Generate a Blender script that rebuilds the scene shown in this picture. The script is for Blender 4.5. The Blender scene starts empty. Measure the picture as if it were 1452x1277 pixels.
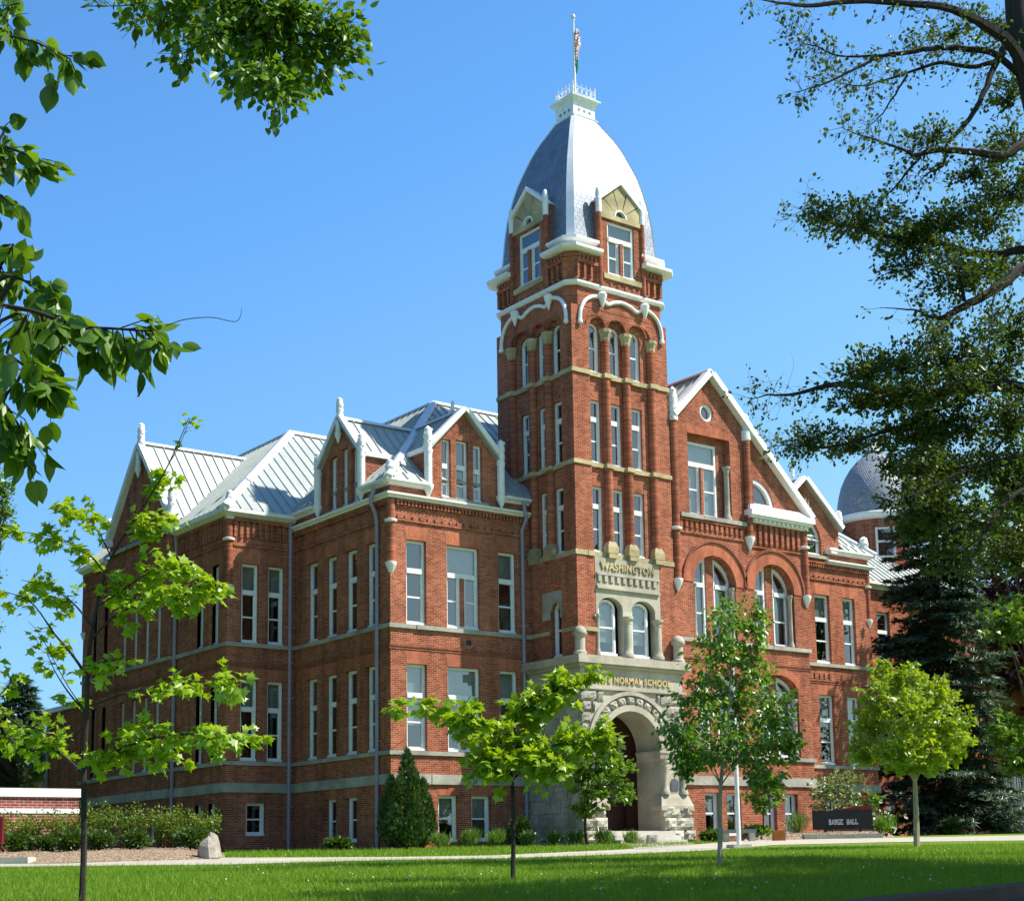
import bpy, bmesh, math, random
import numpy as np
from mathutils import Vector, Matrix, noise
from mathutils.geometry import tessellate_polygon
R = math.radians
PI = math.pi
scene = bpy.context.scene
col = scene.collection

# ------------------------------------------------------------------ camera
EYE = 0.7
YAW, PITCH, ROLL = R(-37.919), R(8.946), R(-1.1045)
FPX, PPX, PPY = 2166.9, 775.7, 882.3          # focal length and principal point in photo pixels (1452 x 1277)
def cam_axes():
    cy, sy = math.cos(YAW), math.sin(YAW)
    r = Vector((cy, sy, 0)); f = Vector((-sy, cy, 0)); u = Vector((0, 0, 1))
    f2 = f*math.cos(PITCH) + u*math.sin(PITCH); u2 = u*math.cos(PITCH) - f*math.sin(PITCH)
    r3 = r*math.cos(ROLL) + u2*math.sin(ROLL); u3 = u2*math.cos(ROLL) - r*math.sin(ROLL)
    return r3, u3, f2
RX, UX, FX = cam_axes()
cam = bpy.data.cameras.new('camera')
cam.sensor_width = 36.0
cam.lens = 36.0*FPX/1452.0
cam.shift_x = -(PPX - 726.0)/1452.0
cam.shift_y = (PPY - 638.5)/1452.0
cam.clip_end = 3000
cam.clip_start = 0.1
co = bpy.data.objects.new('camera', cam)
co.matrix_world = Matrix(((RX.x, UX.x, -FX.x, 0), (RX.y, UX.y, -FX.y, 0), (RX.z, UX.z, -FX.z, EYE), (0, 0, 0, 1)))
col.objects.link(co)
scene.camera = co

# ------------------------------------------------------------------ sky, sun, exposure
SUN_EL, SUN_AZ = R(52), math.atan2(.748, -.664)
w = bpy.data.worlds.new('World'); scene.world = w; w.use_nodes = True
nt = w.node_tree
bg = nt.nodes['Background']
sky = nt.nodes.new('ShaderNodeTexSky'); sky.sky_type = 'NISHITA'; sky.sun_disc = False
sky.sun_elevation = SUN_EL; sky.sun_rotation = SUN_AZ
sky.altitude = 500; sky.air_density = 1.0; sky.dust_density = 0.6; sky.ozone_density = 1.4
tcw = nt.nodes.new('ShaderNodeTexCoord'); spw = nt.nodes.new('ShaderNodeSeparateXYZ'); nt.links.new(tcw.outputs['Generated'], spw.inputs[0])
rpw = nt.nodes.new('ShaderNodeValToRGB'); 
dpw = nt.nodes.new('ShaderNodeVectorMath'); dpw.operation = 'DOT_PRODUCT'; nt.links.new(tcw.outputs['Generated'], dpw.inputs[0]); dpw.inputs[1].default_value = (math.sin(SUN_AZ), math.cos(SUN_AZ), 0)
mpw = nt.nodes.new('ShaderNodeMath'); mpw.operation = 'MULTIPLY_ADD'; nt.links.new(dpw.outputs['Value'], mpw.inputs[0]); mpw.inputs[1].default_value = -.40; nt.links.new(spw.outputs[2], mpw.inputs[2])
nt.links.new(mpw.outputs[0], rpw.inputs[0])     # clear spring sky: deeper blue overhead
els = rpw.color_ramp.elements
while len(els) < 4: els.new(.5)
for q_, (p_, c_) in zip(els, ((0.0, (.60, .90, 1.0, 1)), (.22, (.255, .625, 1.0, 1)), (.50, (.118, .408, .97, 1)), (1.0, (.02, .10, .36, 1)))): q_.position = p_; q_.color = c_
vm = nt.nodes.new('ShaderNodeVectorMath'); vm.operation = 'SCALE'; vm.inputs['Scale'].default_value = 3.9; nt.links.new(rpw.outputs[0], vm.inputs[0])
mxw = nt.nodes.new('ShaderNodeMix'); mxw.data_type = 'RGBA'; mxw.inputs[0].default_value = .85
nt.links.new(sky.outputs[0], mxw.inputs[6]); nt.links.new(vm.outputs[0], mxw.inputs[7]); nt.links.new(mxw.outputs[2], bg.inputs['Color'])
bg.inputs['Strength'].default_value = 0.15
sun = bpy.data.lights.new('sun', 'SUN'); sun.energy = 5.0; sun.angle = R(0.5); sun.color = (1.0, 0.955, 0.88)
so = bpy.data.objects.new('sun', sun); col.objects.link(so)
LS = Vector((math.sin(SUN_AZ)*math.cos(SUN_EL), math.cos(SUN_AZ)*math.cos(SUN_EL), math.sin(SUN_EL)))
so.rotation_euler = LS.to_track_quat('Z', 'Y').to_euler(); so.location = (30, -20, 60)
scene.view_settings.view_transform = 'Standard'; scene.view_settings.look = 'None'
scene.view_settings.exposure = 0.8; scene.view_settings.gamma = 1.0

# ------------------------------------------------------------------ placing helpers
FW = Vector((-math.sin(YAW), math.cos(YAW), 0)); RT = Vector((math.cos(YAW), math.sin(YAW), 0))
SLOPE = .0245
def ground(x, y):
    d = x*FW.x + y*FW.y
    return SLOPE*d if d < 62 else SLOPE*62 + .006*(d - 62)
def at(px, py, d):
    v = FX + RX*((px - PPX)/FPX) - UX*((py - PPY)/FPX)
    k = d/(v.x*FW.x + v.y*FW.y)
    return Vector((v.x*k, v.y*k, EYE + v.z*k))
def gpos(px, d):
    p = at(px, 1200, d); return Vector((p.x, p.y, ground(p.x, p.y)))

# ------------------------------------------------------------------ materials
MATS = {}
class NB:
    def __init__(s, name):
        s.m = bpy.data.materials.new(name); s.m.use_nodes = True; s.t = s.m.node_tree; s.t.nodes.clear()
        s.out = s.n('ShaderNodeOutputMaterial'); MATS[name] = s.m
    def n(s, k, **kw):
        x = s.t.nodes.new(k)
        for a, b in kw.items():
            if a in x.inputs: x.inputs[a].default_value = b
            else: setattr(x, a, b)
        return x
    def l(s, a, b): s.t.links.new(a, b)
    def mix(s, fac, a, b, mode='MIX'):
        x = s.n('ShaderNodeMix', data_type='RGBA', blend_type=mode)
        for v, i in ((fac, 0), (a, 6), (b, 7)):
            if hasattr(v, 'node'): s.l(v, x.inputs[i])
            else: x.inputs[i].default_value = v if i == 0 else (*v, 1)[:4]
        return x.outputs[2]
    def ramp(s, fac, stops):
        x = s.n('ShaderNodeValToRGB'); e = x.color_ramp.elements
        while len(e) < len(stops): e.new(.5)
        for q, (p, c) in zip(e, stops): q.position = p; q.color = (*c, 1) if len(c) == 3 else c
        s.l(fac, x.inputs[0]); return x.outputs[0]
    def math(s, op, a, b=None):
        x = s.n('ShaderNodeMath', operation=op)
        for v, i in ((a, 0), (b, 1)):
            if v is None: continue
            if hasattr(v, 'node'): s.l(v, x.inputs[i])
            else: x.inputs[i].default_value = v
        return x.outputs[0]
    def coord(s, kind='Object'): return s.n('ShaderNodeTexCoord').outputs[kind]
    def noise(s, vec, scale, detail=4, rough=.55):
        x = s.n('ShaderNodeTexNoise', Scale=scale, Detail=detail, Roughness=rough); s.l(vec, x.inputs['Vector']); return x.outputs['Fac']
    def bump(s, h, dist=.02, strength=.6):
        x = s.n('ShaderNodeBump', Distance=dist, Strength=strength); s.l(h, x.inputs['Height']); return x.outputs[0]
    def bsdf(s, color, rough=.7, spec=.3, metal=0, normal=None):
        x = s.n('ShaderNodeBsdfPrincipled')
        for v, k in ((color, 'Base Color'), (rough, 'Roughness'), (spec, 'Specular IOR Level'), (metal, 'Metallic')):
            if hasattr(v, 'node'): s.l(v, x.inputs[k])
            else: x.inputs[k].default_value = (*v, 1) if k == 'Base Color' else v
        if normal is not None: s.l(normal, x.inputs['Normal'])
        s.l(x.outputs[0], s.out.inputs['Surface']); return x

def wallvec(b, swap=False):
    """(along the wall, up) for any upright wall"""
    sp = b.n('ShaderNodeSeparateXYZ'); b.l(b.coord(), sp.inputs[0])
    u = b.math('ADD', sp.outputs[0], sp.outputs[1])
    c = b.n('ShaderNodeCombineXYZ')
    b.l(u, c.inputs[1 if swap else 0]); b.l(sp.outputs[2], c.inputs[0 if swap else 1])
    return c.outputs[0]

def brick_mat(name, c1, c2, mortar, swap=False, bw=.21, bh=.0677, dirt=1.0):
    b = NB(name); v = wallvec(b, swap)
    t = b.n('ShaderNodeTexBrick', Scale=1.0); t.inputs['Mortar Size'].default_value = .007; t.inputs['Mortar Smooth'].default_value = .35
    t.inputs['Brick Width'].default_value = bw; t.inputs['Row Height'].default_value = bh; t.inputs['Bias'].default_value = -.1
    t.inputs['Color1'].default_value = (*c1, 1); t.inputs['Color2'].default_value = (*c2, 1); t.inputs['Mortar'].default_value = (*mortar, 1)
    b.l(v, t.inputs['Vector'])
    big = b.noise(b.coord(), .55, 5, .65); mid = b.noise(b.coord(), 3.3, 3)
    streak_map = b.n('ShaderNodeMapping'); streak_map.inputs['Scale'].default_value = (2.2, 2.2, .18); b.l(b.coord(), streak_map.inputs[0])
    st = b.noise(streak_map.outputs[0], 1.0, 4, .6)
    k = b.ramp(big, ((.28, (.70, .67, .67)), (.48, (1, 1, 1)), (.72, (1.30, 1.24, 1.2))))
    c = b.mix(.8*dirt, t.outputs['Color'], k, 'MULTIPLY')
    k2 = b.ramp(mid, ((.3, (.8, .78, .76)), (.6, (1.08, 1.06, 1.04))))
    c = b.mix(.75, c, k2, 'MULTIPLY')
    k3 = b.ramp(st, ((.34, (.66, .62, .62)), (.52, (1, 1, 1)), (.74, (1.14, 1.2, 1.26))))
    c = b.mix(.7*dirt, c, k3, 'MULTIPLY')
    b.bsdf(c, 1.0, .04, 0, b.bump(t.outputs['Fac'], -.006, .8))
    return b.m
brick_mat('brick', (.215, .049, .023), (.405, .113, .053), (.46, .33, .245))
brick_mat('brick soldier', (.38, .10, .048), (.46, .13, .064), (.40, .27, .2), swap=True)
brick_mat('brick dark', (.23, .062, .034), (.30, .085, .046), (.32, .24, .18))
brick_mat('brick shaft', (.215, .049, .023), (.405, .113, .053), (.46, .33, .245), bw=60)
brick_mat('brick wall', (.24, .06, .05), (.30, .08, .06), (.62, .56, .5), bw=.26, bh=.085)

def stone_mat(name, c, var=.35, scale=3.0, bump=.03, rough=.85):
    b = NB(name); v = b.coord()
    n1 = b.noise(v, scale*.4, 5); n2 = b.noise(v, scale*4, 6, .65)
    a = tuple(x*(1-var) for x in c); d = tuple(min(1, x*(1+var*.6)) for x in c)
    cc = b.ramp(n1, ((.3, a), (.7, d)))
    cc = b.mix(.5, cc, b.ramp(n2, ((.3, (.7, .7, .7)), (.65, (1.1, 1.1, 1.1)))), 'MULTIPLY')
    h = b.math('ADD', b.math('MULTIPLY', n1, 1.0), b.math('MULTIPLY', n2, .5))
    b.bsdf(cc, rough, .25, 0, b.bump(h, bump, .7)); return b.m
stone_mat('sandstone', (.36, .34, .28)); stone_mat('ochre stone', (.44, .36, .20), .38); stone_mat('porch stone', (.43, .39, .30), .32, 2.2, .03)
stone_mat('rough stone', (.42, .385, .31), .42, 3.5, .12); stone_mat('concrete', (.50, .46, .39), .18, 1.4, .006)
stone_mat('white trim', (.80, .795, .77), .10, 1.5, .004, .5); stone_mat('white finial', (.80, .79, .76), .12, 4, .03, .6)
stone_mat('window white', (.76, .77, .75), .05, 2, .002, .45); stone_mat('pipe', (.30, .27, .33), .15, 3, .002, .45)
stone_mat('boulder', (.31, .27, .22), .35, 3, .08); stone_mat('kerb stone', (.085, .062, .042), .3, 4, .02)
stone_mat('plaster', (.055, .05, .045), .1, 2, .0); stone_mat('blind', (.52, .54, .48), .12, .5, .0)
stone_mat('lettering', (.52, .40, .20), .15, 3, .0); stone_mat('door wood', (.030, .007, .005), .2, 3, .004, .5)
stone_mat('black board', (.012, .012, .012), .3, 9, .01, .5); stone_mat('red board', (.17, .012, .018), .15, 5, .004, .5)
stone_mat('letter white', (.62, .62, .58), .05, 3, 0); stone_mat('orange wood', (.42, .15, .04), .2, 6, .01); stone_mat('grey metal', (.20, .21, .22), .1, 6, .0, .4)
stone_mat('bronze', (.10, .10, .12), .2, 6, .01, .4); stone_mat('cream paint', (.55, .5, .4), .08, 4, .002, .5)
stone_mat('flag white', (.7, .66, .62), .1, 6, 0); stone_mat('flag red', (.45, .03, .04), .1, 6, 0); stone_mat('flag green', (.03, .22, .12), .1, 6, 0); stone_mat('flag blue', (.03, .04, .15), .1, 6, 0)
stone_mat('dark metal', (.03, .03, .035), .1, 6, .0, .4); stone_mat('asphalt', (.05, .05, .05), .3, 8, .01)

def metal_mat(name, c, rough, metal, spec=.5):
    b = NB(name); v = b.coord(); n = b.noise(v, .9, 5, .6); n2 = b.noise(v, 7, 3)
    cc = b.mix(.6, c, b.ramp(n, ((.3, (.75, .78, .8)), (.7, (1.12, 1.1, 1.08)))), 'MULTIPLY')
    rr = b.math('ADD', b.math('MULTIPLY', n2, .18), rough-.09)
    b.bsdf(cc, rr, spec, metal, b.bump(n2, .004, .3)); return b.m
metal_mat('roof metal', (.40, .43, .395), .45, .3); metal_mat('rib metal', (.66, .68, .69), .38, .2)

b = NB('slate')                                   # shingles of the big dome
sp = b.n('ShaderNodeSeparateXYZ'); b.l(b.coord(), sp.inputs[0])
cb = b.n('ShaderNodeCombineXYZ'); b.l(b.math('ADD', sp.outputs[0], sp.outputs[1]), cb.inputs[0]); b.l(sp.outputs[2], cb.inputs[1])
t = b.n('ShaderNodeTexBrick', Scale=1.0); t.inputs['Brick Width'].default_value = .24; t.inputs['Row Height'].default_value = .17
t.inputs['Mortar Size'].default_value = .012; t.inputs['Mortar Smooth'].default_value = .6
t.inputs['Color1'].default_value = (.24, .27, .31, 1); t.inputs['Color2'].default_value = (.17, .195, .23, 1); t.inputs['Mortar'].default_value = (.06, .07, .09, 1)
b.l(cb.outputs[0], t.inputs['Vector'])
n = b.noise(b.coord(), 1.1, 5, .65)
cc = b.mix(.7, t.outputs['Color'], b.ramp(n, ((.3, (.75, .76, .8)), (.7, (1.2, 1.18, 1.15)))), 'MULTIPLY')
b.bsdf(cc, .45, 1.0, .3, b.bump(t.outputs['Fac'], -.012, .4))
b = NB('scale slate')                              # fish-scale shingles of the round turret
sp = b.n('ShaderNodeSeparateXYZ'); b.l(b.coord(), sp.inputs[0])
cb = b.n('ShaderNodeCombineXYZ'); b.l(b.math('MULTIPLY', b.math('ARCTAN2', sp.outputs[1], sp.outputs[0]), 2.0), cb.inputs[0]); b.l(sp.outputs[2], cb.inputs[1])
t = b.n('ShaderNodeTexBrick', Scale=1.0); t.inputs['Brick Width'].default_value = .15; t.inputs['Row Height'].default_value = .12
t.inputs['Mortar Size'].default_value = .018; t.inputs['Mortar Smooth'].default_value = .9
t.inputs['Color1'].default_value = (.30, .33, .36, 1); t.inputs['Color2'].default_value = (.22, .25, .28, 1); t.inputs['Mortar'].default_value = (.13, .15, .18, 1)
b.l(cb.outputs[0], t.inputs['Vector']); b.bsdf(t.outputs['Color'], .45, .7, .15, b.bump(t.outputs['Fac'], -.05, .8))

b = NB('glass')
fr_ = b.n('ShaderNodeLayerWeight', Blend=.5); wv = b.noise(b.coord(), 1.3, 2)
bm_ = b.bump(wv, .01, .25)
gl = b.n('ShaderNodeBsdfGlossy', Roughness=.02); gl.inputs['Color'].default_value = (.95, .97, 1, 1); b.l(bm_, gl.inputs['Normal'])
tr = b.n('ShaderNodeBsdfTransparent'); tr.inputs['Color'].default_value = (.55, .60, .60, 1)
ms = b.n('ShaderNodeMixShader'); b.l(b.math('ADD', b.math('MULTIPLY', b.math('POWER', fr_.outputs['Facing'], 3.0), .75), .2), ms.inputs[0]); b.l(tr.outputs[0], ms.inputs[1]); b.l(gl.outputs[0], ms.inputs[2])
b.l(ms.outputs[0], b.out.inputs['Surface'])

def leaf_mat(name, c1, c2, trans=.45, gloss=.06, rough=.4, tc=None):
    b = NB(name)
    g = b.n('ShaderNodeNewGeometry'); c = b.mix(g.outputs['Random Per Island'], c1, c2)
    d = b.n('ShaderNodeBsdfDiffuse'); b.l(c, d.inputs[0])
    t = b.n('ShaderNodeBsdfTranslucent'); b.l(b.mix(1.0, c, tc or (1.25, 1.15, .55), 'MULTIPLY'), t.inputs[0])
    m1 = b.n('ShaderNodeMixShader', Fac=trans); b.l(d.outputs[0], m1.inputs[1]); b.l(t.outputs[0], m1.inputs[2])
    gl = b.n('ShaderNodeBsdfGlossy', Roughness=rough); gl.inputs['Color'].default_value = (.9, .95, .9, 1)
    m2 = b.n('ShaderNodeMixShader', Fac=gloss); b.l(m1.outputs[0], m2.inputs[1]); b.l(gl.outputs[0], m2.inputs[2])
    b.l(m2.outputs[0], b.out.inputs['Surface']); return b.m
leaf_mat('maple leaf', (.19, .33, .012), (.33, .47, .02), .5, .03)
leaf_mat('lime leaf', (.20, .32, .014), (.34, .44, .02), .5)
leaf_mat('birch leaf', (.075, .17, .010), (.22, .37, .03), .45, .04, .35, (1.05, 1.2, .5))
leaf_mat('elm leaf', (.035, .065, .010), (.11, .165, .025), .42, .03)
leaf_mat('linden leaf', (.05, .12, .010), (.14, .26, .018), .5, .03)
leaf_mat('tree leaf', (.08, .17, .012), (.15, .28, .02), .45)
leaf_mat('purple leaf', (.045, .012, .016), (.09, .02, .022), .3)
leaf_mat('spruce needle', (.024, .052, .028), (.095, .15, .09), .1, .05)
leaf_mat('cypress needle', (.022, .055, .010), (.07, .13, .02), .15, .03)
leaf_mat('shrub leaf', (.035, .08, .010), (.08, .15, .016), .35, .05)
leaf_mat('red tip leaf', (.09, .20, .02), (.19, .26, .03), .4, .015)
leaf_mat('tuft leaf', (.09, .18, .025), (.15, .26, .04), .4)
leaf_mat('dogwood leaf', (.12, .19, .04), (.22, .30, .08), .4)
leaf_mat('blossom', (.6, .6, .52), (.75, .72, .6), .3, .03, .5, (1, 1, 1))
leaf_mat('grass blade', (.12, .235, .018), (.21, .33, .035), .4, .01)

def bark_mat(name, c, sc=9):
    b = NB(name); mp = b.n('ShaderNodeMapping'); mp.inputs['Scale'].default_value = (1, 1, .25); b.l(b.coord(), mp.inputs[0])
    n = b.noise(mp.outputs[0], sc, 5, .7)
    b.bsdf(b.ramp(n, ((.3, tuple(x*.55 for x in c)), (.7, tuple(x*1.3 for x in c)))), .9, .2, 0, b.bump(n, .02, .8))
bark_mat('bark', (.085, .068, .05)); bark_mat('dark bark', (.04, .033, .027)); bark_mat('pale bark', (.40, .32, .22), 14); bark_mat('bark red', (.12, .05, .04))

b = NB('lawn')
n1 = b.noise(b.coord(), .35, 5, .6); n2 = b.noise(b.coord(), 9, 5, .7)
cc = b.ramp(n1, ((.3, (.08, .165, .010)), (.7, (.15, .25, .02))))
cc = b.mix(.6, cc, b.ramp(n2, ((.3, (.55, .6, .5)), (.7, (1.25, 1.2, 1.1)))), 'MULTIPLY')
b.bsdf(cc, .9, .15, 0, b.bump(n2, .04, .8))
b = NB('mulch')
n1 = b.n('ShaderNodeTexVoronoi', Scale=22.0); b.l(b.coord(), n1.inputs['Vector'])
cc = b.ramp(n1.outputs['Color'], ((.1, (.10, .065, .04)), (.5, (.27, .19, .12)), (.9, (.42, .33, .24))))
b.bsdf(cc, .9, .15, 0, b.bump(n1.outputs['Distance'], .03, .9))
b = NB('paving')
n1 = b.noise(b.coord(), .8, 5); n2 = b.noise(b.coord(), 14, 5, .7)
cc = b.ramp(n1, ((.3, (.34, .31, .25)), (.7, (.46, .42, .34))))
cc = b.mix(.4, cc, b.ramp(n2, ((.3, (.75, .75, .75)), (.7, (1.1, 1.1, 1.1)))), 'MULTIPLY'); b.bsdf(cc, .9, .2)

# ------------------------------------------------------------------ object helpers
def link(name, me, mat, parent=None):
    o = bpy.data.objects.new(name, me); col.objects.link(o)
    for m in (mat if isinstance(mat, (list, tuple)) else [mat]): me.materials.append(MATS[m] if isinstance(m, str) else m)
    if parent is not None:
        o.parent = parent
        if parent.parent is None: o.matrix_parent_inverse = Matrix.Translation(Vector(parent.location)).inverted()
    return o
def tag(o, label, cat, group=None, kind=None):
    o['label'] = label; o['category'] = cat
    if group: o['group'] = group
    if kind: o['kind'] = kind
    return o
def thing(name, label, cat, loc, group=None):
    o = bpy.data.objects.new(name, None); col.objects.link(o); o.location = loc; o.empty_display_size = .2
    return tag(o, label, cat, group)

class MB:
    def __init__(s): s.v = []; s.f = []; s.mi = []
    def poly(s, pts, mi=0):
        k = len(s.v); s.v += [tuple(p) for p in pts]; s.f.append(tuple(range(k, k+len(pts)))); s.mi.append(mi)
    def hexa(s, p, mi=0):            # p: 8 corners, 0-3 bottom ring, 4-7 top ring
        k = len(s.v); s.v += [tuple(q) for q in p]
        for f in ((3, 2, 1, 0), (4, 5, 6, 7), (0, 1, 5, 4), (1, 2, 6, 5), (2, 3, 7, 6), (3, 0, 4, 7)):
            s.f.append(tuple(k+i for i in f)); s.mi.append(mi)
    def box(s, x0, x1, y0, y1, z0, z1, mi=0):
        s.hexa([(x0, y0, z0), (x1, y0, z0), (x1, y1, z0), (x0, y1, z0), (x0, y0, z1), (x1, y0, z1), (x1, y1, z1), (x0, y1, z1)], mi)
    def prism(s, a, b, mi=0):        # two matching outlines
        n = len(a); k = len(s.v); s.v += [tuple(p) for p in a] + [tuple(p) for p in b]
        s.f.append(tuple(range(k+n-1, k-1, -1))); s.f.append(tuple(range(k+n, k+2*n))); s.mi += [mi, mi]
        for i in range(n):
            j = (i+1) % n; s.f.append((k+i, k+j, k+n+j, k+n+i)); s.mi.append(mi)
    def strip(s, a, b, closed=False, mi=0):
        n = len(a); k = len(s.v); s.v += [tuple(p) for p in a] + [tuple(p) for p in b]
        for i in range(n if closed else n-1):
            j = (i+1) % n; s.f.append((k+i, k+j, k+n+j, k+n+i)); s.mi.append(mi)
    def rings(s, rs, cap=True, mi=0):
        n = len(rs[0]); k = len(s.v)
        for r in rs: s.v += [tuple(p) for p in r]
        for a in range(len(rs)-1):
            for i in range(n):
                j = (i+1) % n; s.f.append((k+a*n+i, k+a*n+j, k+(a+1)*n+j, k+(a+1)*n+i)); s.mi.append(mi)
        if cap:
            s.f.append(tuple(range(k+n-1, k-1, -1))); s.mi.append(mi)
            q = k+(len(rs)-1)*n; s.f.append(tuple(range(q, q+n))); s.mi.append(mi)
    def lathe(s, cx, cy, prof, n=20, a0=0, a1=2*PI, mi=0):
        full = abs(a1-a0-2*PI) < 1e-6; m = n if full else n+1
        rs = [[(cx+r*math.cos(a0+(a1-a0)*i/n), cy+r*math.sin(a0+(a1-a0)*i/n), z) for i in range(m)] for r, z in prof]
        if full: s.rings(rs, True, mi)
        else:
            for p, q in zip(rs, rs[1:]): s.strip(p, q, False, mi)
    def tube(s, path, rad, n=8, cap=True, mi=0):
        path = [Vector(p) for p in path]
        if not isinstance(rad, (list, tuple)): rad = [rad]*len(path)
        rs = []; up = Vector((.31, .17, .93)); prev = None
        for i, p in enumerate(path):
            t = (path[min(i+1, len(path)-1)] - path[max(i-1, 0)])
            t = t.normalized() if t.length > 1e-9 else Vector((0, 0, 1))
            if prev is None:
                a = t.cross(up)
                if a.length < .1: a = t.cross(Vector((1, 0, 0)))
            else: a = prev - t*prev.dot(t)
            a.normalize(); prev = a; c = t.cross(a)
            rs.append([p + (a*math.cos(2*PI*k/n) + c*math.sin(2*PI*k/n))*rad[i] for k in range(n)])
        s.rings(rs, cap, mi)
    def build(s, name, mat, parent=None, smooth=False):
        me = bpy.data.meshes.new(name); me.from_pydata(s.v, [], s.f)
        if any(s.mi): me.polygons.foreach_set('material_index', s.mi)
        me.update()
        bm = bmesh.new(); bm.from_mesh(me); bmesh.ops.recalc_face_normals(bm, faces=bm.faces); bm.to_mesh(me); bm.free()
        if smooth:
            me.polygons.foreach_set('use_smooth', [True]*len(me.polygons))
            try: me.set_sharp_from_angle(angle=R(38))
            except Exception: pass
        return link(name, me, mat, parent)

class Face:                                    # an upright wall plane: s along it, z up, o outwards
    def __init__(s, kind, c): s.k = kind; s.c = c
    def P(s, a, z, o=0.0):
        return Vector((s.c-o, a, z)) if s.k == 'X' else Vector((a, s.c-o, z))
    def box(s, m, s0, s1, z0, z1, o0, o1, mi=0):
        m.hexa([s.P(s0, z0, o0), s.P(s1, z0, o0), s.P(s1, z0, o1), s.P(s0, z0, o1), s.P(s0, z1, o0), s.P(s1, z1, o0), s.P(s1, z1, o1), s.P(s0, z1, o1)], mi)
    def prism(s, m, pts, o0, o1, mi=0):
        m.prism([s.P(a, z, o0) for a, z in pts], [s.P(a, z, o1) for a, z in pts], mi)

def rect(s0, s1, z0, z1): return [(s0, z0), (s1, z0), (s1, z1), (s0, z1)]
def arch(s0, s1, z0, zs, rise, n=12):
    c, r = (s0+s1)/2, (s1-s0)/2
    return [(s0, z0), (s1, z0)] + [(c + r*math.cos(PI*i/n), zs + rise*math.sin(PI*i/n)) for i in range(n+1)]
def circ(c, z, r, n=24): return [(c + r*math.cos(2*PI*i/n), z + r*math.sin(2*PI*i/n)) for i in range(n)]
def wallmesh(m, fr, outline, holes, o=0.0, reveal=.24, mi=0, rmi=0):
    loops = [[Vector((a, z, 0)) for a, z in L] for L in [outline]+holes]
    flat = [p for L in loops for p in L]
    for t in tessellate_polygon(loops): m.poly([fr.P(flat[i].x, flat[i].y, o) for i in t], mi)
    for L in holes:
        m.strip([fr.P(a, z, o) for a, z in L], [fr.P(a, z, o-reveal) for a, z in L], True, rmi)

def text_mesh(body, fr, s0, s1, z0, z1, o, depth, bold=0.02, name='lettering', mat='lettering', parent=None, rot=None):
    cu = bpy.data.curves.new(name, 'FONT'); cu.body = body; cu.size = 1; cu.extrude = .5; cu.offset = bold; cu.space_character = 1.12
    tmp = bpy.data.objects.new(name, cu); col.objects.link(tmp)
    dg = bpy.context.evaluated_depsgraph_get(); me = bpy.data.meshes.new_from_object(tmp.evaluated_get(dg))
    bpy.data.objects.remove(tmp); bpy.data.curves.remove(cu)
    n = len(me.vertices); c = np.zeros(n*3); me.vertices.foreach_get('co', c); c = c.reshape(-1, 3)
    lo, hi = c.min(0), c.max(0); u = (c-lo)/(hi-lo)
    out = np.array([tuple(fr.P(s0+(s1-s0)*a, z0+(z1-z0)*b_, o + depth*k)) for a, b_, k in u])
    me.vertices.foreach_set('co', out.ravel()); me.update()
    return link(name, me, mat, parent)

def quick(name, verts, nper, mat, parent, faces_per=None):
    """many copies of one small leaf: verts (N, k, 3); faces_per: index lists inside the k verts"""
    N, k, _ = verts.shape
    faces_per = faces_per or [list(range(k))]
    me = bpy.data.meshes.new(name)
    loops = np.concatenate([np.array(f) for f in faces_per]); L = len(loops)
    lens = np.array([len(f) for f in faces_per])
    me.vertices.add(N*k); me.vertices.foreach_set('co', verts.reshape(-1).astype(np.float32))
    me.loops.add(N*L); me.loops.foreach_set('vertex_index', (np.arange(N)[:, None]*k + loops[None]).ravel().astype(np.int32))
    me.polygons.add(N*len(lens))
    st = np.concatenate([[0], np.cumsum(lens)[:-1]])
    me.polygons.foreach_set('loop_start', (np.arange(N)[:, None]*L + st[None]).ravel().astype(np.int32))
    me.update(calc_edges=True); me.validate()
    return link(name, me, mat, parent)
# ================================================================== THE HALL
random.seed(4)
A = Face('X', 27.68); B = Face('Y', 44.31); C = Face('X', 33.73); D = Face('Y', 41.51)
E = Face('Y', 41.6); F = Face('Y', 44.31); G = Face('Y', 51.17); H = Face('X', 24.88); HG = Face('X', 24.75); W4 = Face('Y', 48.5)
hall = thing('university_hall', 'red brick university hall with tall domed tower, gables and stone arched entrance', 'building', (36, 46, 1.3))
ZB = .4                                           # walls start below the lawn
HTOP = 14.0

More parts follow.
